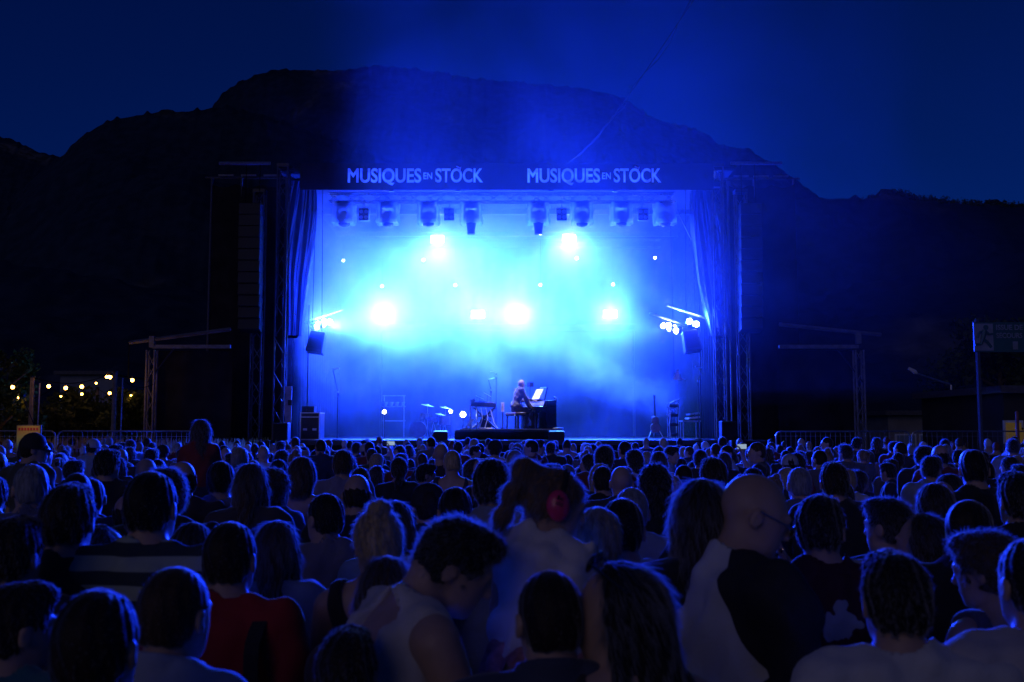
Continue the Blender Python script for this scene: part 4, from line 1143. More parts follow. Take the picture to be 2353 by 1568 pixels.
def standing(female=False, broad=1.0, lean=0.0, arms='down', side=0.0):
    sw = (.165 if female else .19) * broad
    J = dict(hipL=(-.09, 0, .90), hipR=(.09, 0, .90), kneeL=(-.10, .02, .5), kneeR=(.10, .01, .5), ankL=(-.105, -.02, .09), ankR=(.11, -.02, .09),
             pel=(0, 0, .95), waist=(side * .3, lean * .15, 1.11), chest=(side * .7, lean * .6, 1.30), neck=(side, lean, 1.475))
    nx, ny = side, lean
    J['shL'] = (nx * .9 - sw, ny * .85 - .012, 1.425); J['shR'] = (nx * .9 + sw, ny * .85 - .012, 1.425)
    for s, k in (('L', -1), ('R', 1)):
        sh = J['sh' + s]
        if arms == 'down': el = (sh[0] + k * .05, sh[1] - .02, 1.13); wr = (sh[0] + k * .035, sh[1] + .07, .90)
        elif arms == 'cross': el = (sh[0] + k * .045, sh[1] + .05, 1.15); wr = (k * .04 + nx, sh[1] + .24, 1.17 + (.03 if k > 0 else 0))
        elif arms == 'phone': el = (sh[0] + k * .04, sh[1] + .08, 1.17); wr = (k * .05 + nx, sh[1] + .30, 1.28)
        elif arms == 'hold': el = (sh[0] + k * .05, sh[1] + .09, 1.17); wr = (k * .02 + nx, sh[1] + .27, 1.10 + (.12 if k > 0 else 0))
        elif arms == 'up' and k > 0: el = (sh[0] + .10, sh[1] + .16, 1.40); wr = (sh[0] + .02, sh[1] + .22, 1.66)
        elif arms == 'neck' and k < 0: el = (sh[0] - .12, sh[1] + .06, 1.42); wr = (sh[0] + .08, sh[1] - .02, 1.52)
        else: el = (sh[0] + k * .05, sh[1] - .02, 1.13); wr = (sh[0] + k * .035, sh[1] + .07, .90)
        J['el' + s] = el; J['wr' + s] = wr
    return J

def hand_piece():
    xs = np.arange(-.06, .06, .0045); ys = np.arange(-.05, .06, .0045); zs = np.arange(-.20, .03, .0045)
    F = Field(xs, ys, zs)
    d = F.cone((0, 0, .02), (0, 0, -.02), .027, .026)
    d = smin(d, F.ell((0, .004, -.055), (.041, .017, .05)), .015)
    for k, (x, L) in enumerate(((-.030, .062), (-.010, .074), (.011, .070), (.030, .054))):
        a = (x, .004, -.092); b = (x * 1.1, .014, -.092 - L * .5); c = (x * 1.1, .036, -.092 - L * .88)
        d = smin(d, smin(F.cone(a, b, .0095, .0088), F.cone(b, c, .0088, .0075), .004), .006)
    d = smin(d, smin(F.cone((-.034, .006, -.03), (-.052, .022, -.065), .013, .0105), F.cone((-.052, .022, -.065), (-.045, .04, -.092), .0105, .008), .005), .01)
    return surfnet(d, xs, ys, zs)
HAND = hand_piece()

def axis_steps(lo, hi, fine_lo, fine_hi, cf, ff):
    out = [lo]
    while out[-1] < hi:
        x = out[-1]; out.append(x + (ff if fine_lo <= x <= fine_hi else cf))
    return np.array(out)

M['skin'] = mat('skin', (.46, .30, .23), .5, 0, .12, 14, .08, 120, sheen=.25)
M['skin'].node_tree.nodes['Principled BSDF'].inputs['Subsurface Weight'].default_value = 0.0
M['cloth'] = mat('plain garment', (1, 1, 1), .85, 0, .14, 6, .25, 70, obj_color=True, sheen=.4)
M['trousers'] = mat('trousers', (.03, .035, .05), .85, 0, .25, 8, .2, 80)
M['shoe'] = mat('shoe', (.05, .05, .05), .6)
def striped():
    m = mat('striped knit', (1, 1, 1), .9, 0, .1, 8, .2, 80)
    n, l = nodes_of(m); p = n['Principled BSDF']
    tc = n.new('ShaderNodeTexCoord'); sp = n.new('ShaderNodeSeparateXYZ'); l.new(tc.outputs['Object'], sp.inputs[0])
    w = n.new('ShaderNodeMath'); w.operation = 'MULTIPLY'; w.inputs[1].default_value = 2 * math.pi / .085; l.new(sp.outputs['Z'], w.inputs[0])
    s = n.new('ShaderNodeMath'); s.operation = 'SINE'; l.new(w.outputs[0], s.inputs[0])
    r = n.new('ShaderNodeValToRGB'); r.color_ramp.elements[0].position = .42; r.color_ramp.elements[0].color = (.03, .045, .06, 1); r.color_ramp.elements[1].position = .55; r.color_ramp.elements[1].color = (.34, .40, .36, 1)
    h = n.new('ShaderNodeMapRange'); h.inputs['From Min'].default_value = -1; l.new(s.outputs[0], h.inputs['Value']); l.new(h.outputs['Result'], r.inputs['Fac'])
    l.new(r.outputs['Color'], p.inputs['Base Color']); return m
M['striped'] = striped()
def floral():
    m = mat('floral print', (1, 1, 1), .85, 0, .1, 8, .2, 80)
    n, l = nodes_of(m); p = n['Principled BSDF']
    tc = n.new('ShaderNodeTexCoord'); v = n.new('ShaderNodeTexVoronoi'); v.inputs['Scale'].default_value = 6.5; v.inputs['Randomness'].default_value = 1
    no = n.new('ShaderNodeTexNoise'); no.inputs['Scale'].default_value = 14; l.new(tc.outputs['Object'], no.inputs['Vector'])
    mx = n.new('ShaderNodeMix'); mx.data_type = 'RGBA'; mx.inputs['Factor'].default_value = .12; l.new(tc.outputs['Object'], mx.inputs['A']); l.new(no.outputs['Color'], mx.inputs['B'])
    l.new(mx.outputs['Result'], v.inputs['Vector'])
    r = n.new('ShaderNodeValToRGB'); r.color_ramp.interpolation = 'CONSTANT'; r.color_ramp.elements[0].color = (.32, .36, .42, 1); r.color_ramp.elements[1].position = .30; r.color_ramp.elements[1].color = (.06, .012, .02, 1)
    l.new(v.outputs['Distance'], r.inputs['Fac']); l.new(r.outputs['Color'], p.inputs['Base Color']); return m
M['floral'] = floral()
def raglan():
    m = mat('raglan jersey', (1, 1, 1), .85, 0, .1, 8, .2, 80)
    n, l = nodes_of(m); p = n['Principled BSDF']; tc = n.new('ShaderNodeTexCoord'); sp = n.new('ShaderNodeSeparateXYZ'); l.new(tc.outputs['Object'], sp.inputs[0])
    def mn(op, a, b=None):
        q = n.new('ShaderNodeMath'); q.operation = op
        for i, x in enumerate((a, b)):
            if x is None: continue
            if isinstance(x, (int, float)): q.inputs[i].default_value = x
            else: l.new(x, q.inputs[i])
        return q.outputs[0]
    lim = mn('ADD', mn('MULTIPLY', mn('SUBTRACT', 1.48, sp.outputs['Z']), .42), .075)
    f = mn('GREATER_THAN', mn('ABSOLUTE', sp.outputs['X']), lim)
    mx = n.new('ShaderNodeMix'); mx.data_type = 'RGBA'; mx.inputs['A'].default_value = (.60, .60, .59, 1); mx.inputs['B'].default_value = (.02, .02, .025, 1); l.new(f, mx.inputs['Factor'])
    l.new(mx.outputs['Result'], p.inputs['Base Color']); return m
M['raglan'] = raglan()

def rotm(yaw, pitch, roll):
    """head turn: yaw to its left, pitch down, roll to its right (degrees)"""
    return np.array((Matrix.Rotation(R(yaw), 3, 'Z') @ Matrix.Rotation(R(-pitch), 3, 'X') @ Matrix.Rotation(R(roll), 3, 'Y')))

LIB = {}
def make_body(key, J=None, female=False, broad=1.0, yaw=0, pitch=0, roll=0, top='tee', legs='trousers', hs=.96, head_shift=(0, 0, 0), fine=.009, belly=1.0, sleeve=.62, hands=True, folds=1.0, seat=None):
    """meshes for one body: skin, garment, trousers; and where its head is"""
    J = J or standing(female, broad)
    rng = np.random.default_rng(sum(map(ord, key)))
    nk = np.array(J['neck']); piv = nk + np.array([0, .012, .055]) * hs
    Rm = rotm(yaw, pitch, roll)
    hc = piv + Rm @ (np.array([0, .012, .105]) * hs) + np.array(head_shift)
    A = np.array([J[k] for k in J]); lo = A.min(0) - .16; hi = A.max(0) + .16
    lo = np.minimum(lo, hc - .17 * hs); hi = np.maximum(hi, hc + .17 * hs); lo[2] = max(lo[2], min(-.02, A[:, 2].min() - .1))
    c = .014
    xs = axis_steps(lo[0], hi[0], hc[0] - .11, hc[0] + .11, c + .001, fine); ys = axis_steps(lo[1], hi[1], hc[1] - .13, hc[1] + .13, c, fine)
    zs = axis_steps(lo[2], hi[2], hc[2] - .16, hc[2] + .2, c + .002, fine)
    F = Field(xs, ys, zs)
    X, Y, Z = F.X, F.Y, F.Z
    ch, wa, pe = map(np.array, (J['chest'], J['waist'], J['pel']))
    fw = .88 if female else 1.0
    tor = F.ell(ch, (.162 * fw * broad, .112 * broad, .17))
    tor = smin(tor, F.ell(wa + [0, .01 * belly, 0], (.140 * (fw if female else 1) * broad * belly, .102 * broad * belly, .17)), .06)
    tor = smin(tor, F.ell(pe, ((.172 if female else .16) * broad, .118, .13)), .06)
    shL, shR = np.array(J['shL']), np.array(J['shR'])
    tor = smin(tor, F.cone(shL * .8 + shR * .2, shR * .8 + shL * .2, .062, .062), .05)
    for sh in (shL, shR):
        tor = smin(tor, F.cone(nk + [0, -.01, .02], sh * .8 + nk * .2 + [0, 0, .005], .048, .045), .04)
    if female:
        bu = ch + np.array([0, .085, -.03])
        for k in (-1, 1): tor = smin(tor, F.ell(bu + [k * .07, 0, 0], (.062, .058, .06)), .03)
    arms = None; slv = None
    for s in 'LR':
        sh, el, wr = (np.array(J[k + s]) for k in ('sh', 'el', 'wr'))
        ar = smin(F.cone(sh, el, .056 * fw * broad, .042 * fw), F.cone(el, el * .6 + wr * .4, .041 * fw, .041 * fw), .03)
        ar = smin(ar, F.cone(el * .6 + wr * .4, wr, .040 * fw, .026 * fw), .02)
        arms = ar if arms is None else np.minimum(arms, ar)
        sl = F.cone(sh + (sh - el) * .05, sh + (el - sh) * sleeve, .072 * fw * broad, .066 * fw * broad)
        if sleeve > 1: sl = smin(sl, F.cone(el, el + (wr - el) * (sleeve - 1), .058, .045), .03)
        slv = sl if slv is None else np.minimum(slv, sl)
    lg = None
    for s in 'LR':
        h, k, a = (np.array(J[q + s]) for q in ('hip', 'knee', 'ank'))
        l1 = smin(F.cone(h, k, .088, .056), smin(F.ell(k * .65 + a * .35 + [0, -.02, 0], (.05, .055, .13)), F.cone(k, a, .052, .036), .03), .04)
        fd = np.array([0.015 * (-1 if s == 'L' else 1), 1, 0]) if 'foot' not in J else np.array(J['foot'])
        l1 = smin(l1, F.cone(a + [0, 0, -.045] - fd * .03, a + [0, 0, -.055] + fd * .17, .04, .030), .03)
        lg = l1 if lg is None else np.minimum(lg, l1)
    neck = F.cone(nk + [0, -.008, -.05], piv + Rm @ np.array([0, -.004, .05]) * hs, (.052 if female else .064) * hs ** .5, (.049 if female else .058) * hs)
    P0 = np.stack([X - hc[0], Y - hc[1], Z - hc[2]], -1) @ Rm.astype(np.float32) / hs
    P = (P0[..., 0], P0[..., 1], P0[..., 2])
    hd = head_sdf(F, P, female) * hs
    core = smin(tor, lg, .05)
    body = smin(core, arms, .035)
    body = smin(body, neck, .035)
    body = smin(body, hd, .018)
    V, Q = surfnet(body, xs, ys, zs)
    if hands:
        for s, k in (('L', -1), ('R', 1)):
            el, wr = Vector(J['el' + s]), Vector(J['wr' + s])
            d = (wr - el).normalized(); z = -d
            side = Vector((0, 1, 0)) if abs(d.y) < .8 else Vector((0, 0, 1))
            if 'palm' in J: side = Vector(J['palm'])
            yv = (side - z * side.dot(z)).normalized(); pn = yv if 'palm' in J else Vector((-k, 0, 0)); pn = (pn - z * pn.dot(z)).normalized()
            xv = pn.cross(z).normalized()
            m = np.array(Matrix((xv, pn, z)).transposed()); hv = HAND[0].copy()
            if s == 'R': hv[:, 0] *= -1
            hq = HAND[1] if s == 'L' else HAND[1][:, ::-1]
            V = np.concatenate([V, (hv * (.93 if female else 1.02) * hs ** .4) @ m.T + np.array(wr)]); Q = np.concatenate([Q, hq + len(V) - len(hv)])
    out = {'body': qmesh('body', V, Q, M['skin']), 'hc': hc, 'R': Rm, 'hs': hs, 'J': J}
    # garment
    ph = rng.random(6) * 6.28
    fold = 1.6 * folds * (.005 * np.sin(Z * 24 + X * 17 + 2 * np.sin(X * 9 + ph[4]) + ph[0]) + .003 * np.sin(X * 55 - Z * 21 + ph[1]) + .0035 * np.sin(Y * 47 + Z * 33 + ph[2]))
    if top:
        g = smin(tor, F.ell(pe + [0, 0, .02], (.185 * broad, .135 * broad, .16)), .05) - .014
        g = smax(g, -(Z - (pe[2] - .14 + .01 * np.sin(X * 9 + ph[3]))), .006) if seat is None else smax(g, -(Z - seat), .006)
        if top in ('tee', 'collar', 'long', 'raglan'): g = smin(g, slv, .03)
        g = g + np.minimum(fold, .006)
        cut = F.cone(nk + [0, .02, .055], nk + [0, .09, .09], .082 if not female else .09, .09)
        if top in ('tank', 'straps'):
            cut = smin(cut, F.cone(nk + [0, .03, -.01], nk + [0, .14, -.03], .10, .10), .03)
            cut = smin(cut, F.cone(nk + [0, -.05, .0], nk + [0, -.14, -.05], .075 if top == 'tank' else .12, .09), .03)
            for sh, k in ((shL, -1), (shR, 1)):
                cut = np.minimum(cut, F.cone(sh + [k * .045, 0, .05], sh + [k * .05, 0, -.10], .072, .06))
        g = smax(g, -cut, .006)
        if top == 'collar':
            tor_c = np.abs(np.sqrt((X - nk[0]) ** 2 + (Y - nk[1] - .01) ** 2) - .075) - .010
            g = np.minimum(g, np.maximum(tor_c, np.abs(Z - (nk[2] + .035 - .35 * (Y - nk[1]))) - .028))
        V, Q = surfnet(g, xs, ys, zs); out['top'] = qmesh('shirt', V, Q, M['cloth'])
        if top == 'raglan':
            out['top'].materials.clear(); out['top'].materials.append(M['raglan'])
    if legs:
        p = smin(lg, F.ell(pe - [0, 0, .01], (.172 * broad, .128, .125)), .05) - .012 + np.minimum(fold, .006)
        p = smax(p, (Z - (pe[2] + .07)), .006)
        if seat is None: p = smax(p, -(Z - .10), .006)
        if legs == 'skirt':
            rr = np.sqrt((X - pe[0]) ** 2 + ((Y - pe[1]) * 1.1) ** 2); rad = .15 + (pe[2] + .08 - Z) * .35 + .012 * np.sin(np.arctan2(Y - pe[1], X - pe[0]) * 11 + 3 * np.sin(Z * 30))
            p = np.maximum(np.maximum(rr - rad, Z - pe[2] - .08), pe[2] - .30 - Z)
        V, Q = surfnet(p, xs, ys, zs); out['legs'] = qmesh('trousers', V, Q, M['trousers'])
    LIB[key] = out
    return out
M['white_knit'] = mat('white jersey', (.62, .62, .6), .85, 0, .1, 6, .2, 80)
M['dark_knit'] = mat('charcoal jersey', (.02, .02, .024), .85, 0, .2, 6, .2, 80)

# ------------------------------------------------------------------ hair: a shaped cap in the head's own frame with loose strands over it
def hair_material():
    m = bpy.data.materials.new('hair'); n, l = nodes_of(m); p = n['Principled BSDF']
    oi = n.new('ShaderNodeObjectInfo'); tc = n.new('ShaderNodeTexCoord')
    mp = n.new('ShaderNodeMapping'); mp.inputs['Scale'].default_value = (120, 120, 9); l.new(tc.outputs['Object'], mp.inputs['Vector'])
    no = n.new('ShaderNodeTexNoise'); no.inputs['Scale'].default_value = 1; no.inputs['Detail'].default_value = 4; l.new(mp.outputs['Vector'], no.inputs['Vector'])
    r = n.new('ShaderNodeMapRange'); r.inputs['From Min'].default_value = .3; r.inputs['From Max'].default_value = .7; r.inputs['To Min'].default_value = .45; r.inputs['To Max'].default_value = 1.5
    l.new(no.outputs['Fac'], r.inputs['Value'])
    mx = n.new('ShaderNodeMix'); mx.data_type = 'RGBA'; mx.blend_type = 'MULTIPLY'; mx.inputs['Factor'].default_value = 1
    l.new(oi.outputs['Color'], mx.inputs['A']); l.new(r.outputs['Result'], mx.inputs['B']); l.new(mx.outputs['Result'], p.inputs['Base Color'])
    p.inputs['Roughness'].default_value = .6; p.inputs['Specular IOR Level'].default_value = .25; p.inputs['Sheen Weight'].default_value = 1.0; p.inputs['Sheen Roughness'].default_value = .3
    b = n.new('ShaderNodeBump'); b.inputs['Strength'].default_value = .6; b.inputs['Distance'].default_value = .004; l.new(no.outputs['Fac'], b.inputs['Height']); l.new(b.outputs['Normal'], p.inputs['Normal'])
    return m
def strand_material():
    m = bpy.data.materials.new('hair strands'); n, l = nodes_of(m); n.remove(n['Principled BSDF'])
    oi = n.new('ShaderNodeObjectInfo')
    a = n.new('ShaderNodeBsdfHair'); a.component = 'Reflection'; a.inputs['RoughnessU'].default_value = .3; a.inputs['RoughnessV'].default_value = .6
    b = n.new('ShaderNodeBsdfHair'); b.component = 'Transmission'; b.inputs['RoughnessU'].default_value = .3; b.inputs['RoughnessV'].default_value = .8
    g = n.new('ShaderNodeMix'); g.data_type = 'RGBA'; g.inputs['Factor'].default_value = .55; g.inputs['B'].default_value = (.7, .7, .75, 1); l.new(oi.outputs['Color'], g.inputs['A'])
    l.new(g.outputs['Result'], a.inputs['Color']); l.new(g.outputs['Result'], b.inputs['Color'])
    ms = n.new('ShaderNodeMixShader'); ms.inputs['Fac'].default_value = .5; l.new(a.outputs[0], ms.inputs[1]); l.new(b.outputs[0], ms.inputs[2])
    l.new(ms.outputs['Shader'], n['Material Output'].inputs['Surface'])
    return m
M['hair'] = hair_material(); M['strand'] = strand_material()

HAIR = {}
def make_hair(key, strands=1500, slen=.02, res=.007, wild=.5, down=.8):
    rng = np.random.default_rng(sum(map(ord, key)) + 3)
    long_ = key.startswith('long') or key in ('pony_low', 'curly', 'bob', 'child_pony')
    zlo = {'long': -.42, 'long_wide': -.46, 'long_curl': -.36, 'pony_low': -.34, 'curly': -.22, 'bob': -.20, 'child_pony': -.24}.get(key, -.13)
    xs = np.arange(-.17, .17, res); ys = np.arange(-.24 if long_ else -.17, .15, res); zs = np.arange(zlo, .22, res)
    F = Field(xs, ys, zs); X, Y, Z = F.X, F.Y, F.Z
    sk = F.ell((0, -.014, .024), (.074, .097, .092))
    th = {'buzz': .004, 'short': .006, 'crop': .005, 'fringe_ring': .005, 'thick': .010, 'afro': .03, 'quiff': .009, 'bun': .008, 'pony_high': .008, 'pony_low': .008, 'messy': .010, 'curly_short': .015, 'child_pony': .010}.get(key, .011)
    d = sk - th
    d = smin(d, F.ell((0, -.045, -.03), (.064 + th * .5, .060 + th * .4, .070)), .025)
    face = F.ell((0, .118, -.045), (.105, .088, .118))
    if key in ('quiff', 'thick', 'messy', 'curly_short', 'afro'): d = smin(d, F.ell((0, .05, .095), (.055, .05, .03 + th * .4)), .03)
    d = smax(d, -face, .012)
    for sx in (-1, 1):
        if not long_: d = smax(d, -F.ell((sx * .088, .012, -.035), (.030, .036, .048)), .008)
    if not long_: d = smax(d, -(Z + .066 + .22 * np.abs(X)), .012)
    if key == 'fringe_ring': d = smax(d, Z - .015 - .35 * np.maximum(-Y - .04, 0) + .2 * np.maximum(Y, 0), .01)
    if key == 'buzz': d = smax(d, -(Z + .06), .01)
    if key in ('long', 'long_wide', 'long_curl'):
        wd = {'long': .072, 'long_wide': .088, 'long_curl': .090}[key]; zb = zlo + .05
        d = smin(d, F.cone((0, -.055, .0), (0, -.085, zb + .03), wd * .95, wd * .72), .04)
        d = smax(d, np.abs(Y + .07) - .085 - .0 * X, .03)
        for sx in (-1, 1): d = smin(d, F.cone((sx * .07, -.02, -.02), (sx * .085, .015, zb + .12), .030, .022), .03)
        d = smax(d, -face, .012)
        d = smax(d, -(Z - zb - .02 * np.sin(X * 60)), .02)
    if key == 'bob':
        d = smin(d, F.cone((0, -.035, -.02), (0, -.05, -.13), .086, .074), .04); d = smax(d, -face, .012); d = smax(d, -(Z + .165), .015)
    if key == 'curly':
        d = smin(d, F.cone((0, -.03, .0), (0, -.05, -.14), .098, .09), .04); d = smax(d, -face, .012)
        d = d + .010 * np.sin(X * 95 + 2) * np.sin(Y * 88 + Z * 20) * np.sin(Z * 92)
    if key == 'bun':
        d = smin(d, F.ell((-.005, -.075, .112), (.040, .038, .034)), .012)
    if key == 'pony_high':
        d = smin(d, F.cone((0, -.10, .085), (0, -.155, .03), .024, .03), .02); d = smin(d, F.cone((0, -.155, .03), (0, -.15, -.10), .03, .012), .02)
    if key == 'pony_low':
        d = smin(d, F.cone((0, -.10, -.065), (0, -.125, -.12), .020, .034), .012); d = smin(d, F.cone((0, -.125, -.12), (0, -.12, -.30), .034, .012), .02)
    if key == 'child_pony':
        d = smin(d, F.cone((0, -.085, .10), (0, -.15, .085), .02, .03), .02); d = smin(d, F.cone((0, -.15, .085), (0, -.17, -.17), .036, .026), .03)
        d = d + .005 * np.sin(Z * 70 + X * 40)
    amp = {'buzz': .0006, 'crop': .002, 'short': .003, 'quiff': .004, 'afro': .005, 'messy': .007, 'curly_short': .008, 'thick': .005}.get(key, .0035)
    if key in ('afro', 'curly_short', 'messy'):
        d = d + amp * np.sin(X * 130 + 1) * np.sin(Y * 120) * np.sin(Z * 125 + 2)
    else:
        ang = np.arctan2(X, -Y + .02)
        d = d + amp * np.sin(ang * 19 + 2.5 * np.sin(Z * 25)) + amp * .6 * np.sin(ang * 41 + Z * 30) * np.sin(Z * 50)
    V, Q = surfnet(d, xs, ys, zs)
    me = qmesh('hair', V, Q, M['hair'])
    nv = np.empty(len(V) * 3, np.float32); me.vertex_normals.foreach_get('vector', nv); N = nv.reshape(-1, 3)
    idx = rng.integers(0, len(V), strands); p = V[idx]; nn = N[idx]
    dn = np.array([0, -.15, -1.0]); tang = dn - nn * (nn @ dn)[:, None]
    tang /= np.linalg.norm(tang, axis=1)[:, None] + 1e-6
    rnd = rng.normal(size=(strands, 3)) * wild
    L = slen * rng.uniform(.5, 1.5, strands)[:, None]
    fly = (rng.random(strands) < .12)[:, None]
    dirv = nn * ((.10 if long_ else .32) + (.18 if long_ else .35) * fly) + tang * down + rnd * (.3 if long_ else .45)
    dirv /= np.linalg.norm(dirv, axis=1)[:, None]
    npt = 4; pts = np.empty((strands, npt, 3)); cur = p - nn * .003; dv = dirv
    for k in range(npt):
        pts[:, k] = cur
        cur = cur + dv * L / (npt - 1); dv = dv + tang * .35 + rng.normal(size=(strands, 3)) * .12; dv /= np.linalg.norm(dv, axis=1)[:, None]
    cu = bpy.data.hair_curves.new('hair_strands'); cu.add_curves([npt] * strands)
    cu.attributes['position'].data.foreach_set('vector', pts.astype(np.float32).ravel())
    ra = cu.attributes.get('radius') or cu.attributes.new('radius', 'FLOAT', 'POINT')
    ra.data.foreach_set('value', np.tile(np.array([.00055, .0005, .0004, .00015], np.float32), strands))
    cu.materials.append(M['strand'])
    HAIR[key] = (me, cu)

HAIR_COL = {'black': (.008, .007, .007), 'dark': (.022, .014, .010), 'brown': (.06, .035, .02), 'fair': (.28, .19, .10), 'blond': (.42, .31, .17), 'grey': (.22, .22, .23), 'white': (.5, .5, .5), 'red': (.16, .05, .02)}
SKIN = {}
def add_person(label, key, x, y, height, rz=0.0, hair='short', hcol='dark', shirt=(.03, .03, .04), group=None, garment=None, pants=(.03, .035, .05), name='person', lift=0.0, strands=True):
    b = LIB[key]
    base_h = b['hc'][2] + .118 * b['hs']
    s = height / base_h
    o = link(name, b['body']); o.location = (x, y, lift); o.rotation_euler = (0, 0, R(rz)); o.scale = (s, s, s)
    tag(o, label, 'person', group)
    if 'top' in b:
        if garment:
            k = (key, garment)
            if k not in LIB:
                me = b['top'].copy(); me.materials.clear(); me.materials.append(M[garment]); LIB[k] = me
            g = link('shirt', LIB[k], o)
        else: g = link('shirt', b['top'], o)
        g.color = (*shirt, 1)
    if 'legs' in b: link('trousers', b['legs'], o)
    if hair and hair != 'bald':
        me, cu = HAIR[hair]
        h = link('hair', me, o); h.color = (*HAIR_COL[hcol], 1)
        h.matrix_local = Matrix.Translation(Vector(b['hc'])) @ Matrix(b['R'].tolist()).to_4x4() @ Matrix.Scale(b['hs'], 4)
        if strands:
            st = bpy.data.objects.new('hair_strands', cu); COL.objects.link(st); st.parent = h; st.color = h.color
    return o
def head_child(o, key, mb, name, m, smooth=True, **kw):
    """something worn on the head, modelled in the head's own frame"""
    b = LIB[key]; c = mb.build(name, m, o, smooth=smooth, **kw)
    c.matrix_local = Matrix.Translation(Vector(b['hc'])) @ Matrix(b['R'].tolist()).to_4x4() @ Matrix.Scale(b['hs'], 4)
    return c

for k, st, sl, wi, dn in (('buzz', 2500, .005, .3, .5), ('short', 5000, .009, .3, .9), ('crop', 4500, .007, .3, .8), ('thick', 6000, .014, .35, .9), ('quiff', 5000, .012, .35, .8), ('afro', 5500, .022, .9, .2),
                       ('messy', 5500, .022, .6, .5), ('curly_short', 5000, .020, .9, .3), ('fringe_ring', 1200, .008, .4, .6), ('bun', 4000, .022, .6, .7), ('pony_high', 4000, .022, .4, .9),
                       ('pony_low', 4500, .025, .3, 1.0), ('bob', 5500, .03, .3, 1.1), ('curly', 6000, .026, 1.0, .5), ('long', 6500, .05, .25, 1.3), ('long_wide', 7000, .055, .25, 1.3), ('long_curl', 6500, .04, .7, .9), ('child_pony', 6000, .035, .7, .8)):
    make_hair(k, st, sl, .008 if k != 'buzz' else .007, wi, dn)

# bodies
make_body('man', standing(), yaw=0, pitch=2)
make_body('man_left', standing(), yaw=28, pitch=4)
make_body('man_right', standing(arms='cross'), yaw=-30, pitch=6)
make_body('man_broad', standing(broad=1.1), broad=1.1, belly=1.12, yaw=-6, pitch=2)
make_body('man_collar', standing(), top='collar', yaw=6, pitch=6)
make_body('man_cross', standing(arms='cross'), yaw=8, pitch=4, roll=3)
make_body('man_phone', standing(arms='up'), yaw=0, pitch=-4)
make_body('woman', standing(True), female=True, yaw=-4, pitch=3)
make_body('woman_left', standing(True, arms='hold'), female=True, yaw=32, pitch=5)
make_body('woman_right', standing(True, arms='cross'), female=True, yaw=-34, pitch=3, roll=4)
make_body('woman_tank', standing(True, arms='hold'), female=True, top='straps', yaw=22, pitch=12)
make_body('man_tank', standing(), top='tank', yaw=0, pitch=4)
make_body('man_neck', standing(arms='neck'), yaw=10, pitch=10)

HEROES = []
def hero(label, u, v, d, key, rz=0, hair='short', hcol='dark', shirt=(.03, .03, .04), garment=None, group='people in the nearest rows', **kw):
    p = at(u, v, d)
    HEROES.append((p.x, d))
    extra = {'afro': .045, 'thick': .02, 'quiff': .02, 'messy': .02, 'curly_short': .02, 'curly': .02}.get(hair, .010)
    return add_person(label, key, p.x, d, p.z - extra, rz, hair, hcol, shirt, group, garment, **kw)

WHITE, NAVY, GREYC, BLACK, RED, TEAL, PALEB, OLIVE = (.62, .62, .6), (.02, .025, .05), (.14, .14, .15), (.014, .014, .016), (.34, .015, .02), (.03, .14, .17), (.28, .36, .46), (.07, .07, .05)
# nearest row, along the foot of the picture
hero('man with close cropped dark hair filling the bottom left, seen from behind', 217, 1350, 1.95, 'man_broad', 4, 'short', 'dark', OLIVE)
hero('man with short fair hair and pale collared shirt right of the cropped dark head', 388, 1300, 2.35, 'man_collar', -22, 'crop', 'brown', (.34, .38, .5))
hero('person in teal shirt cut off by the left edge, lower of two', 18, 1332, 2.5, 'man_right', -10, 'quiff', 'dark', TEAL)
hero('person with dark wavy hair cut off by the left edge, above the teal shirt', 22, 1182, 3.1, 'man', -6, 'thick', 'dark', NAVY)
hero('short haired person whose dark crown rises at the bottom centre left', 796, 1438, 2.4, 'man', 0, 'thick', 'dark', BLACK)
hero('man with buzzed head and dark collared top at the bottom centre', 1268, 1308, 2.3, 'man_collar', 6, 'crop', 'dark', (.05, .06, .10))
hero('dark haired man in white tee at the bottom right, seen from behind', 2062, 1262, 2.45, 'man_broad', 4, 'thick', 'black', WHITE)
o = hero('person in white tee with black star cut off by the right edge', 2382, 1232, 2.5, 'man_broad', 8, 'short', 'black', (.5, .48, .5))
star = MB(); pts = [(.05 * (1 if k % 2 == 0 else .45) * math.sin(k * math.pi / 5), 0, .05 * (1 if k % 2 == 0 else .45) * math.cos(k * math.pi / 5)) for k in range(10)]
star.add([(0, -.004, 0)] + pts, [(0, 1 + k, 1 + (k + 1) % 10) for k in range(10)])
sg = star.build('star_print', M['dark_knit'], o); sg.location = (-.09, -.165, 1.33); sg.rotation_euler = (R(-8), 0, 0)
hero('small person with long brown hair low between bun and curly man', 888, 1278, 2.95, 'woman', 6, 'long', 'brown', (.10, .07, .06))

# second row
hero('dark haired man in dark tee on the left, broad neck showing', 155, 1106, 3.4, 'man', 5, 'thick', 'dark', (.016, .016, .022))
hero('woman with long dark hair lit blue along her right side', 222, 1205, 3.75, 'woman_right', -20, 'long', 'dark', BLACK)
hero('tall dark haired man in horizontally striped shirt', 343, 1080, 3.4, 'man', -4, 'short', 'black', (1, 1, 1), 'striped')
hero('man with curly dark crown standing before the striped shirt man', 383, 1072, 4.6, 'man_left', 8, 'curly_short', 'dark', BLACK)
hero('person with a round dark head low behind the striped shoulder', 440, 1200, 4.3, 'woman', 0, 'bob', 'dark', GREYC)
o = hero('dark haired person in red top with black shoulder strap', 525, 1196, 3.1, 'man', -6, 'short', 'dark', RED)
MB().grid(lambda a, b: (.115 + .045 * a, -.150 + .09 * max(0, (b - .75) / .25) ** 2, 1.0 + .50 * b - .03 * max(0, (b - .75) / .25)), 3, 12).build('shoulder_strap', M['dark_knit'], o, solid=.008)
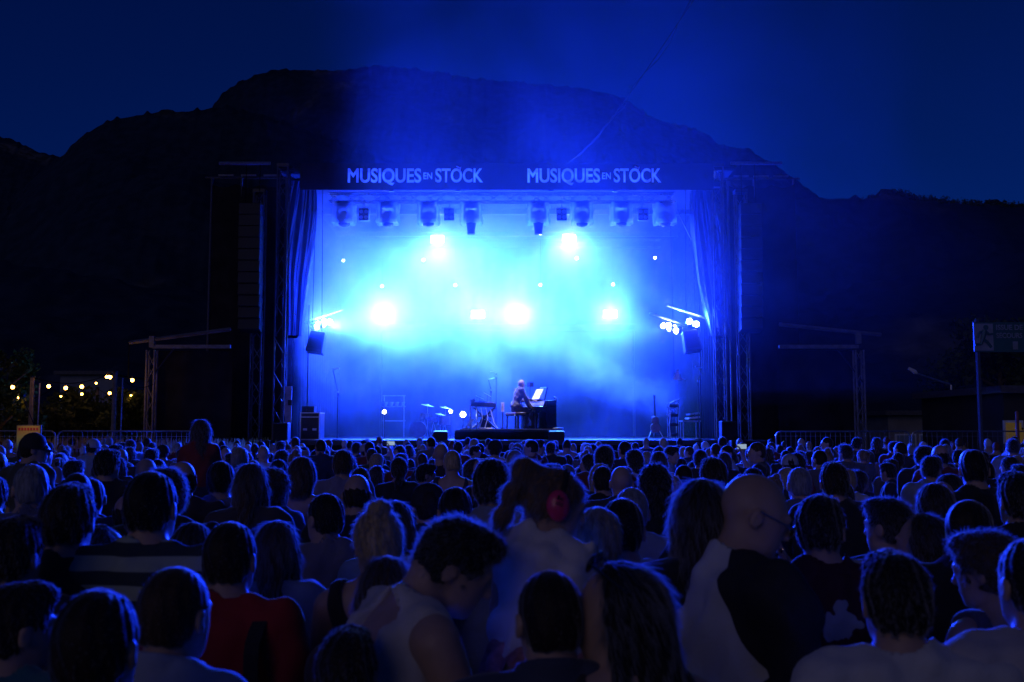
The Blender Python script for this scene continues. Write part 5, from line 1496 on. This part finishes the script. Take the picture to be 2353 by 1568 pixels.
hero('woman with long straight brown hair and pale tee', 635, 1196, 3.8, 'woman', 4, 'long', 'brown', (.22, .27, .36))
hero('woman with fair bun and dark straps looking down', 872, 1168, 3.35, 'woman_tank', 0, 'bun', 'blond', BLACK)
hero('woman with long dark hair just behind the fair bun', 905, 1150, 4.3, 'woman', -6, 'long', 'dark', PALEB)
hero('broad bald man in dark tee left of centre', 820, 1086, 5.6, 'man_broad', 6, 'fringe_ring', 'dark', (.02, .02, .03))
hero('boy like dark head beside the bald man in dark tee', 752, 1132, 4.6, 'man_left', 14, 'short', 'black', (.20, .18, .2))
cap_o = hero('person in dark cap with white embroidered letters', 985, 1110, 5.2, 'man', 12, 'crop', 'dark', (.03, .04, .05))
hero('man with round dark head holding his neck at centre left', 1047, 1118, 4.6, 'man_neck', 0, 'short', 'black', (.30, .30, .34))
hero('tall man with dense dark hair and pale open collar left of the child', 1130, 1050, 4.5, 'man_collar', -4, 'thick', 'black', (.22, .24, .25))
hero('woman with smooth fair low ponytail tied at the nape', 1372, 1164, 3.35, 'woman', -8, 'pony_low', 'blond', (.20, .13, .15))
hero('man with short dark hair and white tee right of the fair ponytail', 1430, 1142, 3.65, 'man', -4, 'short', 'black', (.34, .40, .44))
hero('man with greying crown in pale striped shirt behind the fair ponytail', 1452, 1118, 4.6, 'man_collar', -6, 'crop', 'grey', (.20, .24, .36))
hero('woman with long straight dark hair glowing blue at its left edge', 1612, 1100, 3.2, 'woman', -8, 'long_wide', 'dark', BLACK)
hero('dark haired man in floral red and pale printed shirt', 1885, 1132, 3.55, 'man_right', 6, 'thick', 'black', (1, 1, 1), 'floral')
hero('man with receding dark hair on the right looking right', 2222, 1146, 3.7, 'man_right', -24, 'crop', 'dark', BLACK)
hero('woman with pinned up hair and speckled top at the right', 2292, 1216, 3.1, 'woman_tank', 20, 'curly_short', 'brown', (.10, .09, .13))
hero('woman with long hair streaked blue beside the right pinned up hair', 2128, 1180, 4.0, 'woman_left', 10, 'long_curl', 'dark', BLACK)
hero('dark head behind the floral shirt man at right', 2050, 1140, 4.2, 'man_left', 8, 'messy', 'black', BLACK)
hero('person with dark bob right of the round dark heads', 2150, 1110, 4.9, 'woman', 0, 'bob', 'dark', NAVY)
hero('person at the right edge in front of the far crowd, dark thick hair', 2345, 1080, 4.4, 'man', 0, 'thick', 'black', BLACK)
hero('reddish bald crown shining blue on its left, right part of the crowd', 2165, 1103, 6.0, 'man', 0, 'bald', 'dark', BLACK)
hero('tall dark haired man with long neck at the right', 2240, 1032, 6.2, 'man_right', 10, 'short', 'black', BLACK)

# third rows
hero('grey haired man at the left behind the dark broad neck', 72, 1064, 4.9, 'man_left', 6, 'crop', 'grey', (.10, .11, .2))
cap2 = hero('man in dark peaked cap looking right above the left crowd', 70, 995, 8.4, 'man_right', -30, 'crop', 'dark', OLIVE)
hero('man with receding hair and dark tee left of centre left', 420, 1057, 6.0, 'man_left', 10, 'fringe_ring', 'dark', (.04, .03, .04))
hero('dark haired man in blue tee right of the receding man', 506, 1058, 6.2, 'man', -6, 'short', 'black', (.10, .12, .24))
hero('woman with long straight hair left of the curly woman', 577, 1064, 5.6, 'woman', 4, 'long', 'brown', (.06, .05, .06))
hero('curly haired woman glowing blue on her right', 622, 1072, 6.0, 'woman_right', -10, 'curly', 'brown', (.12, .13, .18))
hero('woman with smooth bob lit blue on its right in pale pink top', 692, 1050, 6.6, 'woman_tank', -14, 'bob', 'brown', (.32, .22, .25))
hero('tall man with full hair in blue light right of the bob', 788, 1031, 8.2, 'man', 0, 'quiff', 'brown', (.22, .20, .28))
hero('bald tall man rising before the flight case side of the stage', 1014, 1017, 10.5, 'man_broad', 4, 'bald', 'dark', (.04, .03, .05))
hero('fair cropped head in bare shouldered top before the riser', 1040, 1034, 9.0, 'woman_tank', -8, 'crop', 'blond', (.05, .04, .06))
hero('bald man with reddish crown right of the child', 1428, 1068, 6.8, 'man', 0, 'bald', 'dark', (.05, .05, .06))
hero('dark crown directly left of the reddish bald crown', 1385, 1070, 7.6, 'man', 4, 'short', 'dark', BLACK)
hero('big dark haired person right of the reddish bald crown', 1505, 1062, 6.2, 'woman', 0, 'curly', 'black', BLACK)
hero('tall dark haired person above the long straight hair', 1640, 1048, 6.4, 'man', 2, 'thick', 'dark', NAVY)
hero('grey haired man lit along his left at right of the bald man with glasses', 1838, 1072, 6.6, 'man', 0, 'crop', 'grey', (.12, .13, .2))
hero('tall man with flat topped hair at right centre', 1918, 1058, 6.0, 'man_broad', 0, 'quiff', 'dark', (.02, .02, .03))
hero('fair haired person in pale top, second head left of the curly woman row', 550, 1026, 9.6, 'woman', 0, 'crop', 'blond', (.3, .28, .34))

# NY letters on the cap, cap shells
def cap_on(o, key, peak=True):
    m = MB().lathe([(.094, -.012), (.098, .0), (.094, .045), (.076, .085), (.045, .108), (.01, .118)], (0, -.012, .012), 24)
    c = head_child(o, key, m, 'cap', M['dark_knit'])
    pk = MB().grid(lambda a, b: ((a - .5) * .15 * (1 - .25 * b), .075 + .085 * b - .05 * (2 * a - 1) ** 2, .018 - .018 * b - .01 * (2 * a - 1) ** 2), 10, 4)
    k = pk.build('peak', M['dark_knit'], c, smooth=True, solid=.004)
    return c
c = cap_on(cap_o, 'man')
c2 = cap_on(cap2, 'man_right')
for body, dx in (('N', -.012), ('Y', .004)):
    me = fit_text(body, dx - .012, dx + .016, .035, .075, .03)
    L = link('lettering', me, c, M['white_knit']); L.location = (-.028, -.104, -.004); L.rotation_euler = (R(-14), 0, R(-16))

def by_head(label, key, u, v, d, height_scale, rz, hair, hcol, shirt, extra, **kw):
    """stand a body so that its head, not its feet, is where the photograph has it"""
    b_ = LIB[key]; p_ = at(u, v, d); top_ = b_['hc'][2] + .118 * b_['hs']; s_ = (p_.z - extra) / top_
    c_, n_ = math.cos(R(rz)), math.sin(R(rz)); hx, hy = b_['hc'][0] * s_, b_['hc'][1] * s_
    HEROES.append((p_.x, d))
    return add_person(label, key, p_.x - (c_ * hx - n_ * hy), d - (n_ * hx + c_ * hy), p_.z - extra, rz, hair, hcol, shirt, 'people in the nearest rows', **kw)
# ---- the curly haired man in a white vest, bent toward the child
Jm = standing(broad=1.06, lean=.16, arms='hold', side=.02)
make_body('vest_man', Jm, broad=1.06, top='tank', yaw=-26, pitch=30, head_shift=(0, .03, -.03), folds=1.5)
hm = by_head('curly dark haired man in white vest bending his face to the child', 'vest_man', 1050, 1186, 2.75, 1, -62, 'curly_short', 'black', (.58, .55, .52), .02)
# ---- the child he carries
Jk = dict(hipL=(-.08, 0, .62), hipR=(.08, 0, .62), kneeL=(-.12, .22, .60), kneeR=(.12, .22, .60), ankL=(-.12, .2, .30), ankR=(.12, .2, .30), pel=(0, 0, .66), waist=(0, .01, .76), chest=(0, .02, .90), neck=(0, .03, 1.03),
          shL=(-.13, .02, .985), shR=(.13, .02, .985), elL=(-.17, .10, .80), elR=(.17, .12, .82), wrL=(-.10, .26, .82), wrR=(.06, .28, .84))
make_body('child', Jk, female=False, broad=.74, yaw=-58, pitch=20, roll=-4, hs=.92, top='tee', legs='skirt', sleeve=.35, fine=.008, folds=2.0)
LIB['child']['legs'].materials.clear(); LIB['child']['legs'].materials.append(mat('ruffled pink skirt', (.42, .20, .20), .85, 0, .5, 22, .6, 30))
dc = 2.95
p = at(1268, 1084, dc)
kb_ = LIB['child']; s = .90
kid = link('person', kb_['body']); kid.scale = (s, s, s); kid.rotation_euler = (0, 0, R(-24))
top_l = kb_['hc'][2] + .115 * kb_['hs']
kid.location = (p.x - .04, dc, p.z - top_l * s)
tag(kid, 'child in pink ear defenders, white blouse and ruffled skirt held above the crowd', 'person', 'people in the nearest rows')
g = link('blouse', kb_['top'], kid); g.color = (.66, .63, .62, 1); link('skirt', kb_['legs'], kid)
me, cu = HAIR['child_pony']
h = link('hair', me, kid); h.color = (.16, .10, .06, 1); HM = Matrix.Translation(Vector(kb_['hc'])) @ Matrix(kb_['R'].tolist()).to_4x4() @ Matrix.Scale(kb_['hs'], 4); h.matrix_local = HM
st = bpy.data.objects.new('hair_strands', cu); COL.objects.link(st); st.parent = h; st.color = h.color
em = thing('ear_defenders', 'shiny pink ear defenders with black print on the child', 'ear defenders', (0, 0, 0)); em.matrix_world = kid.matrix_basis @ HM
M['pink'] = mat('pink shell', (.75, .05, .16), .22, 0, .06, 8, spec=.6)
for sx in (-1, 1):
    MB().lathe([(.040, 0), (.044, .006), (.044, .016), (.036, .028), (.018, .036), (.002, .038)], (0, 0, 0), 24, (sx, 0, 0)).build('cup', M['pink'], em, smooth=True).matrix_local = Matrix.Translation((sx * .088, -.008, -.012)) @ Matrix.Rotation(R(20), 4, 'X') @ Matrix.Diagonal((1, .95, 1.25, 1))
    MB().lathe([(.036, 0), (.042, .005), (.040, .012)], (sx * .078, -.008, -.012), 20, (sx, 0, 0)).build('cushion', M['dark_knit'], em)
MB().path([(.092 * math.cos(t), -.008, .02 + .105 * math.sin(t)) for t in np.linspace(0, math.pi, 18)], .008, 6).build('headband', M['dark_knit'], em)
for body, z in (('k', .012), ('dz', -.006)):
    me = fit_text(body, -.014, .016, z, z + .016, .02)
    L = link('lettering', me, em, M['dark_knit']); L.matrix_local = Matrix.Translation((.1265, -.012, -.006)) @ Matrix.Rotation(R(90), 4, 'Z') @ Matrix.Rotation(R(0), 4, 'X')
# ---- dark haired woman in profile with sunglasses pushed up
Jw = standing(True, arms='hold'); Jw['elL'] = (-.25, .10, 1.19); Jw['wrL'] = (-.17, .20, 1.38)
make_body('profile_woman', Jw, female=True, top='straps', yaw=58, pitch=10)
p = at(1445, 1283, 2.3); HEROES.append((p.x, 2.3))
o = add_person('dark haired woman in profile with sunglasses pushed up on her hair', 'profile_woman', p.x, 2.3, p.z - .02, 14, 'long_wide', 'black', (.03, .025, .03), 'people in the nearest rows')
gl = thing('sunglasses', 'shiny sunglasses pushed up on the dark haired woman in profile', 'sunglasses', (0, 0, 0))
b = LIB['profile_woman']; gl.matrix_world = o.matrix_basis @ Matrix.Translation(Vector(b['hc'])) @ Matrix(b['R'].tolist()).to_4x4() @ Matrix.Translation((0, .035, .118)) @ Matrix.Rotation(R(35), 4, 'X')
M['gloss'] = mat('glossy black plastic', (.02, .02, .025), .06, 0, .05, spec=1.0)
for sx in (-1, 1):
    MB().sphere((sx * .034, 0, .012), .03, 14, 8, (1, .28, .8)).build('lens', M['gloss'], gl, smooth=True)
    MB().bar((sx * .062, 0, .016), (sx * .078, -.11, .0), .004).build('temple', M['gloss'], gl)
MB().bar((-.008, 0, .016), (.008, 0, .016), .004).build('bridge', M['gloss'], gl)
cup = thing('drink_cup', 'clear festival cup with green band beside the woman in profile', 'cup', o.matrix_basis @ Vector((-.135, .245, 1.425)))
MB().lathe([(.032, 0), (.040, .10), (.038, .10), (.030, .004)], (0, 0, 0), 20).build('wall', mat('cup plastic', (.3, .36, .42), .2, 0, .05, translucent=.5), cup, smooth=True)
MB().lathe([(.0375, .06), (.0405, .095), (.0412, .095), (.0382, .06)], (0, 0, 0), 20).build('band', mat('green print', (.05, .45, .12), .4), cup, smooth=True)
# ---- bald man with glasses in a raglan shirt, turned right
make_body('raglan_man', standing(broad=1.12, arms='cross', lean=.04), broad=1.12, belly=1.15, top='raglan', yaw=-24, pitch=24, sleeve=1.25, folds=1.4)
o = by_head('bald man with glasses and two tone raglan shirt looking down to the right', 'raglan_man', 1733, 1094, 3.1, 1, -66, 'bald', 'grey', (1, 1, 1), -.004)
b = LIB['raglan_man']; gl = thing('eyeglasses', 'thin metal eyeglasses worn by the bald man in raglan shirt', 'eyeglasses')
gl.matrix_world = o.matrix_basis @ Matrix.Translation(Vector(b['hc'])) @ Matrix(b['R'].tolist()).to_4x4()
for sx in (-1, 1):
    MB().path([(sx * .033 + .024 * math.cos(t), .108, -.002 + .017 * math.sin(t)) for t in np.linspace(0, 2 * math.pi, 17)], .0022, 5).build('rim', M['steel'], gl)
    MB().lathe([(.022, 0), (.022, .001)], (sx * .033, .107, -.002), 14, (0, 1, 0)).build('lens', M['gloss'], gl)
    MB().bar((sx * .058, .106, .004), (sx * .084, -.01, .012), .0026).build('temple', M['steel'], gl)
MB().bar((-.01, .110, .002), (.01, .110, .002), .002).build('bridge', M['steel'], gl)
MB().path([Vector(b['J']['neck']) + Vector((.083 * math.cos(t), .02 + .08 * math.sin(t), .030 - .028 * math.sin(t))) for t in np.linspace(0, 2 * math.pi, 25)], .0028, 5).build('necklace', M['steel'], o)
ph = thing('mobile_phone', 'added dark phone with glowing dots for glints beside the bald man', 'phone', (0, 0, 0), R(20))
p = at(1806, 1225, 4.1); k_ = 1.52 / (LIB['man_phone']['hc'][2] + .118); w = LIB['man_phone']['J']['wrR']
add_person('short person raising the added phone just behind the bald man with glasses', 'man_phone', p.x - w[0] * k_, 4.1 - w[1] * k_, 1.52, 0, 'short', 'dark', (.03, .03, .05), 'people raising phones'); HEROES.append((p.x - w[0] * k_, 4.0))
ph.location = (p.x, 4.12, (w[2] + .13) * k_)
MB().box((0, 0, 0), (.075, .009, .15)).build('case', M['gloss'], ph, bevel=.006)
for z in (.0, .018): MB().sphere((-.02 + z * .6, -.007, .03 + z), .0045, 8, 6).build('glint_dot', M['dot'], ph, smooth=True)  # glowing dots on the added phone stand in for glints off the glasses
# ---- girl with long hair sitting on shoulders
Js = dict(Jk); make_body('shoulder_child', Js, female=False, broad=.78, yaw=24, pitch=0, hs=.92, top='tee', fine=.01)
p = at(460, 962, 9.0); s = .95; bb = LIB['shoulder_child']
girl = add_person('girl with long hair and red top riding on shoulders above the left crowd', 'shoulder_child', p.x, 9.0, (bb['hc'][2] + .118 * bb['hs']) * s, 8, 'long_curl', 'brown', (.20, .025, .02), 'people in the middle rows', lift=p.z - .015 - (bb['hc'][2] + .118 * bb['hs']) * s)
add_person('man carrying the girl in red on his shoulders', 'man', p.x, 9.03, 1.60, 0, 'short', 'dark', (.06, .05, .05), 'people in the middle rows'); HEROES.append((p.x, 9.03))

# ---- pianist
Jp = dict(hipL=(-.09, 0, .56), hipR=(.09, 0, .56), kneeL=(-.11, .42, .55), kneeR=(.11, .44, .53), ankL=(-.12, .40, .10), ankR=(.12, .52, .12), pel=(0, 0, .62), waist=(0, .03, .78), chest=(0, .09, .97), neck=(0, .14, 1.14),
          shL=(-.18, .12, 1.09), shR=(.18, .12, 1.09), elL=(-.22, .22, .83), elR=(.22, .24, .83), wrL=(-.14, .46, .80), wrR=(.16, .50, .81), palm=(0, 0, -1))
make_body('pianist', Jp, yaw=0, pitch=14, top='long', sleeve=1.85, legs='trousers', seat=.50, fine=.009)
q_ = PX + PN * .84
pn = add_person('pianist in peaked cap and dark jacket with white beard playing at the piano', 'pianist', q_.x, q_.y + .12, LIB['pianist']['hc'][2] + .118, -65, 'crop', 'grey', (.035, .03, .045), None, lift=RZ + .005)
pn.scale = (1.07, 1.07, 1.07)
cc = cap_on(pn, 'pianist'); cc.data.materials.clear(); cc.data.materials.append(mat('mauve cap', (.35, .25, .30), .8))
bd = MB().sphere((0, .075, -.085), .05, 12, 8, (1, .7, 1.25)); head_child(pn, 'pianist', bd, 'beard', mat('white beard', (.65, .62, .6), .8, 0, .1, 60, .8, 150))

# ------------------------------------------------------------------ the packed crowd
rc = random.Random(21)
KINDS = [('man', 'short', 'dark', 'short dark hair'), ('man_left', 'crop', 'brown', 'cropped brown hair'), ('man_right', 'thick', 'black', 'thick black hair'), ('man_broad', 'fringe_ring', 'dark', 'a balding crown'),
         ('man_collar', 'crop', 'grey', 'grey cropped hair'), ('man_cross', 'quiff', 'brown', 'brushed up hair'), ('woman', 'long', 'brown', 'long brown hair'), ('woman_left', 'bob', 'dark', 'a dark bob'),
         ('woman_right', 'long_curl', 'brown', 'long wavy hair'), ('woman', 'pony_high', 'fair', 'a fair high ponytail'), ('woman_left', 'curly', 'dark', 'dark curls'), ('woman_right', 'bob', 'blond', 'a blond bob'),
         ('man', 'bald', 'dark', 'a bare scalp'), ('man_broad', 'messy', 'dark', 'tousled dark hair'), ('woman_tank', 'bun', 'fair', 'a fair bun'), ('man_left', 'buzz', 'dark', 'a shaved head'), ('man_right', 'curly_short', 'black', 'curly black hair'), ('woman', 'pony_low', 'dark', 'a low dark ponytail')]
SHIRTS = [((.02, .02, .025), 'black'), ((.02, .03, .07), 'navy'), ((.14, .14, .15), 'grey'), ((.5, .5, .5), 'white'), ((.25, .30, .40), 'pale blue'), ((.16, .03, .03), 'dark red'), ((.06, .07, .05), 'olive'), ((.3, .22, .24), 'pale pink'), ((.02, .02, .025), 'black'), ((.04, .04, .06), 'charcoal')]
spots = []
d = 4.3
while d < 26.4:
    half = .535 * d + .4; step = .59 + .011 * d
    x = -half + rc.random() * step
    while x < half:
        xx, dd = x + rc.gauss(0, .15), d + rc.gauss(0, .2)
        ok = all((xx - hx) ** 2 + (dd - hd) ** 2 > .5 ** 2 for hx, hd in HEROES)
        # keep the line of sight to the near figures open: no newcomer in front of the heroes behind it
        for hx, hd in HEROES:
            if hd > dd and hd - dd < 2.6 and abs(hx / hd - xx / dd) < .17 / dd: ok = False
        if ok and rc.random() < .93: spots.append((dd, xx))
        x += step * rc.uniform(.85, 1.2)
    d += .75 + .012 * d
spots.sort()
N_IND = 300 - len(HEROES) + 40
far = spots[N_IND:]
def zone(u):
    for lim, t_ in ((330, 'at the far left'), (640, 'before the left wing'), (900, 'before the flight case'), (1180, 'before the riser'), (1450, 'right of the pianist'), (1700, 'before the right tower'), (2000, 'before the right wing')):
        if u < lim: return t_
    return 'at the far right'
USED = set()
for dd, xx in spots[:N_IND]:
    u = CX + xx / dd * F_PX
    row = 'near' if dd < 7 else ('middle' if dd < 13 else 'far')
    for _ in range(40):
        key, hair, hcol, desc = rc.choice(KINDS); sc, sn = rc.choice(SHIRTS)
        lab = f'person with {desc} and {sn} top, {row} crowd {zone(u)}'
        if lab not in USED: break
    USED.add(lab)
    hgt = rc.gauss(1.72, .085) if not key.startswith('wom') else rc.gauss(1.62, .07)
    hgt = min(max(hgt, 1.42), 1.83)
    add_person(lab, key, xx, dd, hgt, (rc.gauss(0, 11) if rc.random() < .8 else rc.choice((-1, 1)) * rc.uniform(35, 100)) - math.degrees(math.atan2(xx, 30 - dd + 6)) * .6, hair, hcol, sc, f'{row} crowd {zone(u)}', strands=True)
CAPPED = [o for o in COL.objects if o.get('label', '').startswith('person with short dark hair') and 'crowd' in o.get('label', '')]
cap_me = c.data; peak_me = [x for x in c.children if x.name.startswith('peak')][0].data
pale_cap = mat('pale cap', (.4, .4, .42), .8)
for i, o in enumerate(CAPPED[::2]):
    b_ = LIB['man']; q = link('cap', cap_me if i % 2 else cap_me.copy(), o); q.matrix_local = Matrix.Translation(Vector(b_['hc'])) @ Matrix(b_['R'].tolist()).to_4x4()
    if not i % 2: q.data.materials.clear(); q.data.materials.append(pale_cap)
    link('peak', peak_me, q); o['label'] = o['label'].replace('short dark hair', 'a dark cap' if i % 2 else 'a pale cap')
M['screen'] = glow('phone screen', (.55, .75, 1.0), .5)
for i, (u, v, d, lab) in enumerate(((893, 1021, 17.0, 'left of the riser'), (1700, 1022, 14.0, 'before the right tower'))):
    p = at(u, v, d); add_person(f'person raising a lit phone {lab}', 'man_phone', p.x - .17, d - .2, 1.70, 0, 'short', 'dark', (.03, .03, .05), 'people raising phones')
    w = LIB['man_phone']['J']['wrR']; k_ = 1.70 / (LIB['man_phone']['hc'][2] + .118)
    f = thing('mobile_phone', f'small lit phone held up {lab}', 'phone', (p.x - .17 + w[0] * k_, d - .2 + w[1] * k_ + .03, (w[2] + .13) * k_), 0, 'lit phones held up')
    MB().box((0, 0, 0), (.14, .009, .075)).build('case', M['gloss'], f, bevel=.005)
    MB().box((0, -.0055, 0), (.13, .002, .066)).build('screen', M['screen'], f)
# the last rows before the stage, too small and many to tell apart
VV, QQ, CC = [], [], []; off = 0
def low_person(seed, female):
    J = standing(female); xs = np.arange(-.32, .32, .03); ys = np.arange(-.2, .2, .03); zs = np.arange(.7, 1.82, .03)
    F = Field(xs, ys, zs)
    t_ = smin(F.ell((0, 0, 1.2), (.17, .12, .36)), F.cone((-.15, 0, 1.42), (.15, 0, 1.42), .065, .065), .06)
    for s_ in 'LR': t_ = smin(t_, F.cone(J['sh' + s_], J['el' + s_], .06, .05), .04)
    t_ = smin(t_, F.cone((0, 0, 1.42), (0, 0, 1.56), .06, .055), .03)
    h_ = F.ell((0, 0, 1.645), (.082, .10, .115))
    if female and seed % 2: h_ = smin(h_, F.cone((0, -.05, 1.62), (0, -.09, 1.38), .085, .06), .04)
    b_ = smin(t_, h_, .02)
    return surfnet(b_, xs, ys, zs)
LOWS = [low_person(k, k % 3 == 0) for k in range(6)]
for i, (dd, xx) in enumerate(far):
    v, q = LOWS[i % 6]; s_ = rc.gauss(1.68, .06) / 1.76; a = rc.gauss(0, .3)
    rm = np.array([[math.cos(a), -math.sin(a), 0], [math.sin(a), math.cos(a), 0], [0, 0, 1]])
    w = (v * s_) @ rm.T + np.array([xx, dd, 0]); VV.append(w); QQ.append(q + off); off += len(v)
    sh = np.array(rc.choice(SHIRTS)[0]); hr = np.array(rc.choice(list(HAIR_COL.values())))
    zc = v[:, 2:3]; c3 = np.where(zc > 1.58, hr, np.where(zc > 1.47, np.array([.4, .27, .2]), sh)); CC.append(np.concatenate([c3, np.ones((len(v), 1))], 1))
if VV:
    me = qmesh('crowd', np.concatenate(VV), np.concatenate(QQ))
    ca = me.color_attributes.new('garb', 'FLOAT_COLOR', 'POINT'); ca.data.foreach_set('color', np.concatenate(CC).astype(np.float32).ravel())
    m = mat('crowd clothing', (1, 1, 1), .75, 0, .2, 9, .3, 60); n, l = nodes_of(m); at_ = n.new('ShaderNodeAttribute'); at_.attribute_name = 'garb'; l.new(at_.outputs['Color'], n['Principled BSDF'].inputs['Base Color'])
    me.materials.append(m)
    tag(link('crowd', me), 'dense last rows of the crowd pressed against the stage', 'crowd', kind='stuff')
print('CROWD', len(spots), len(far), len(HEROES))
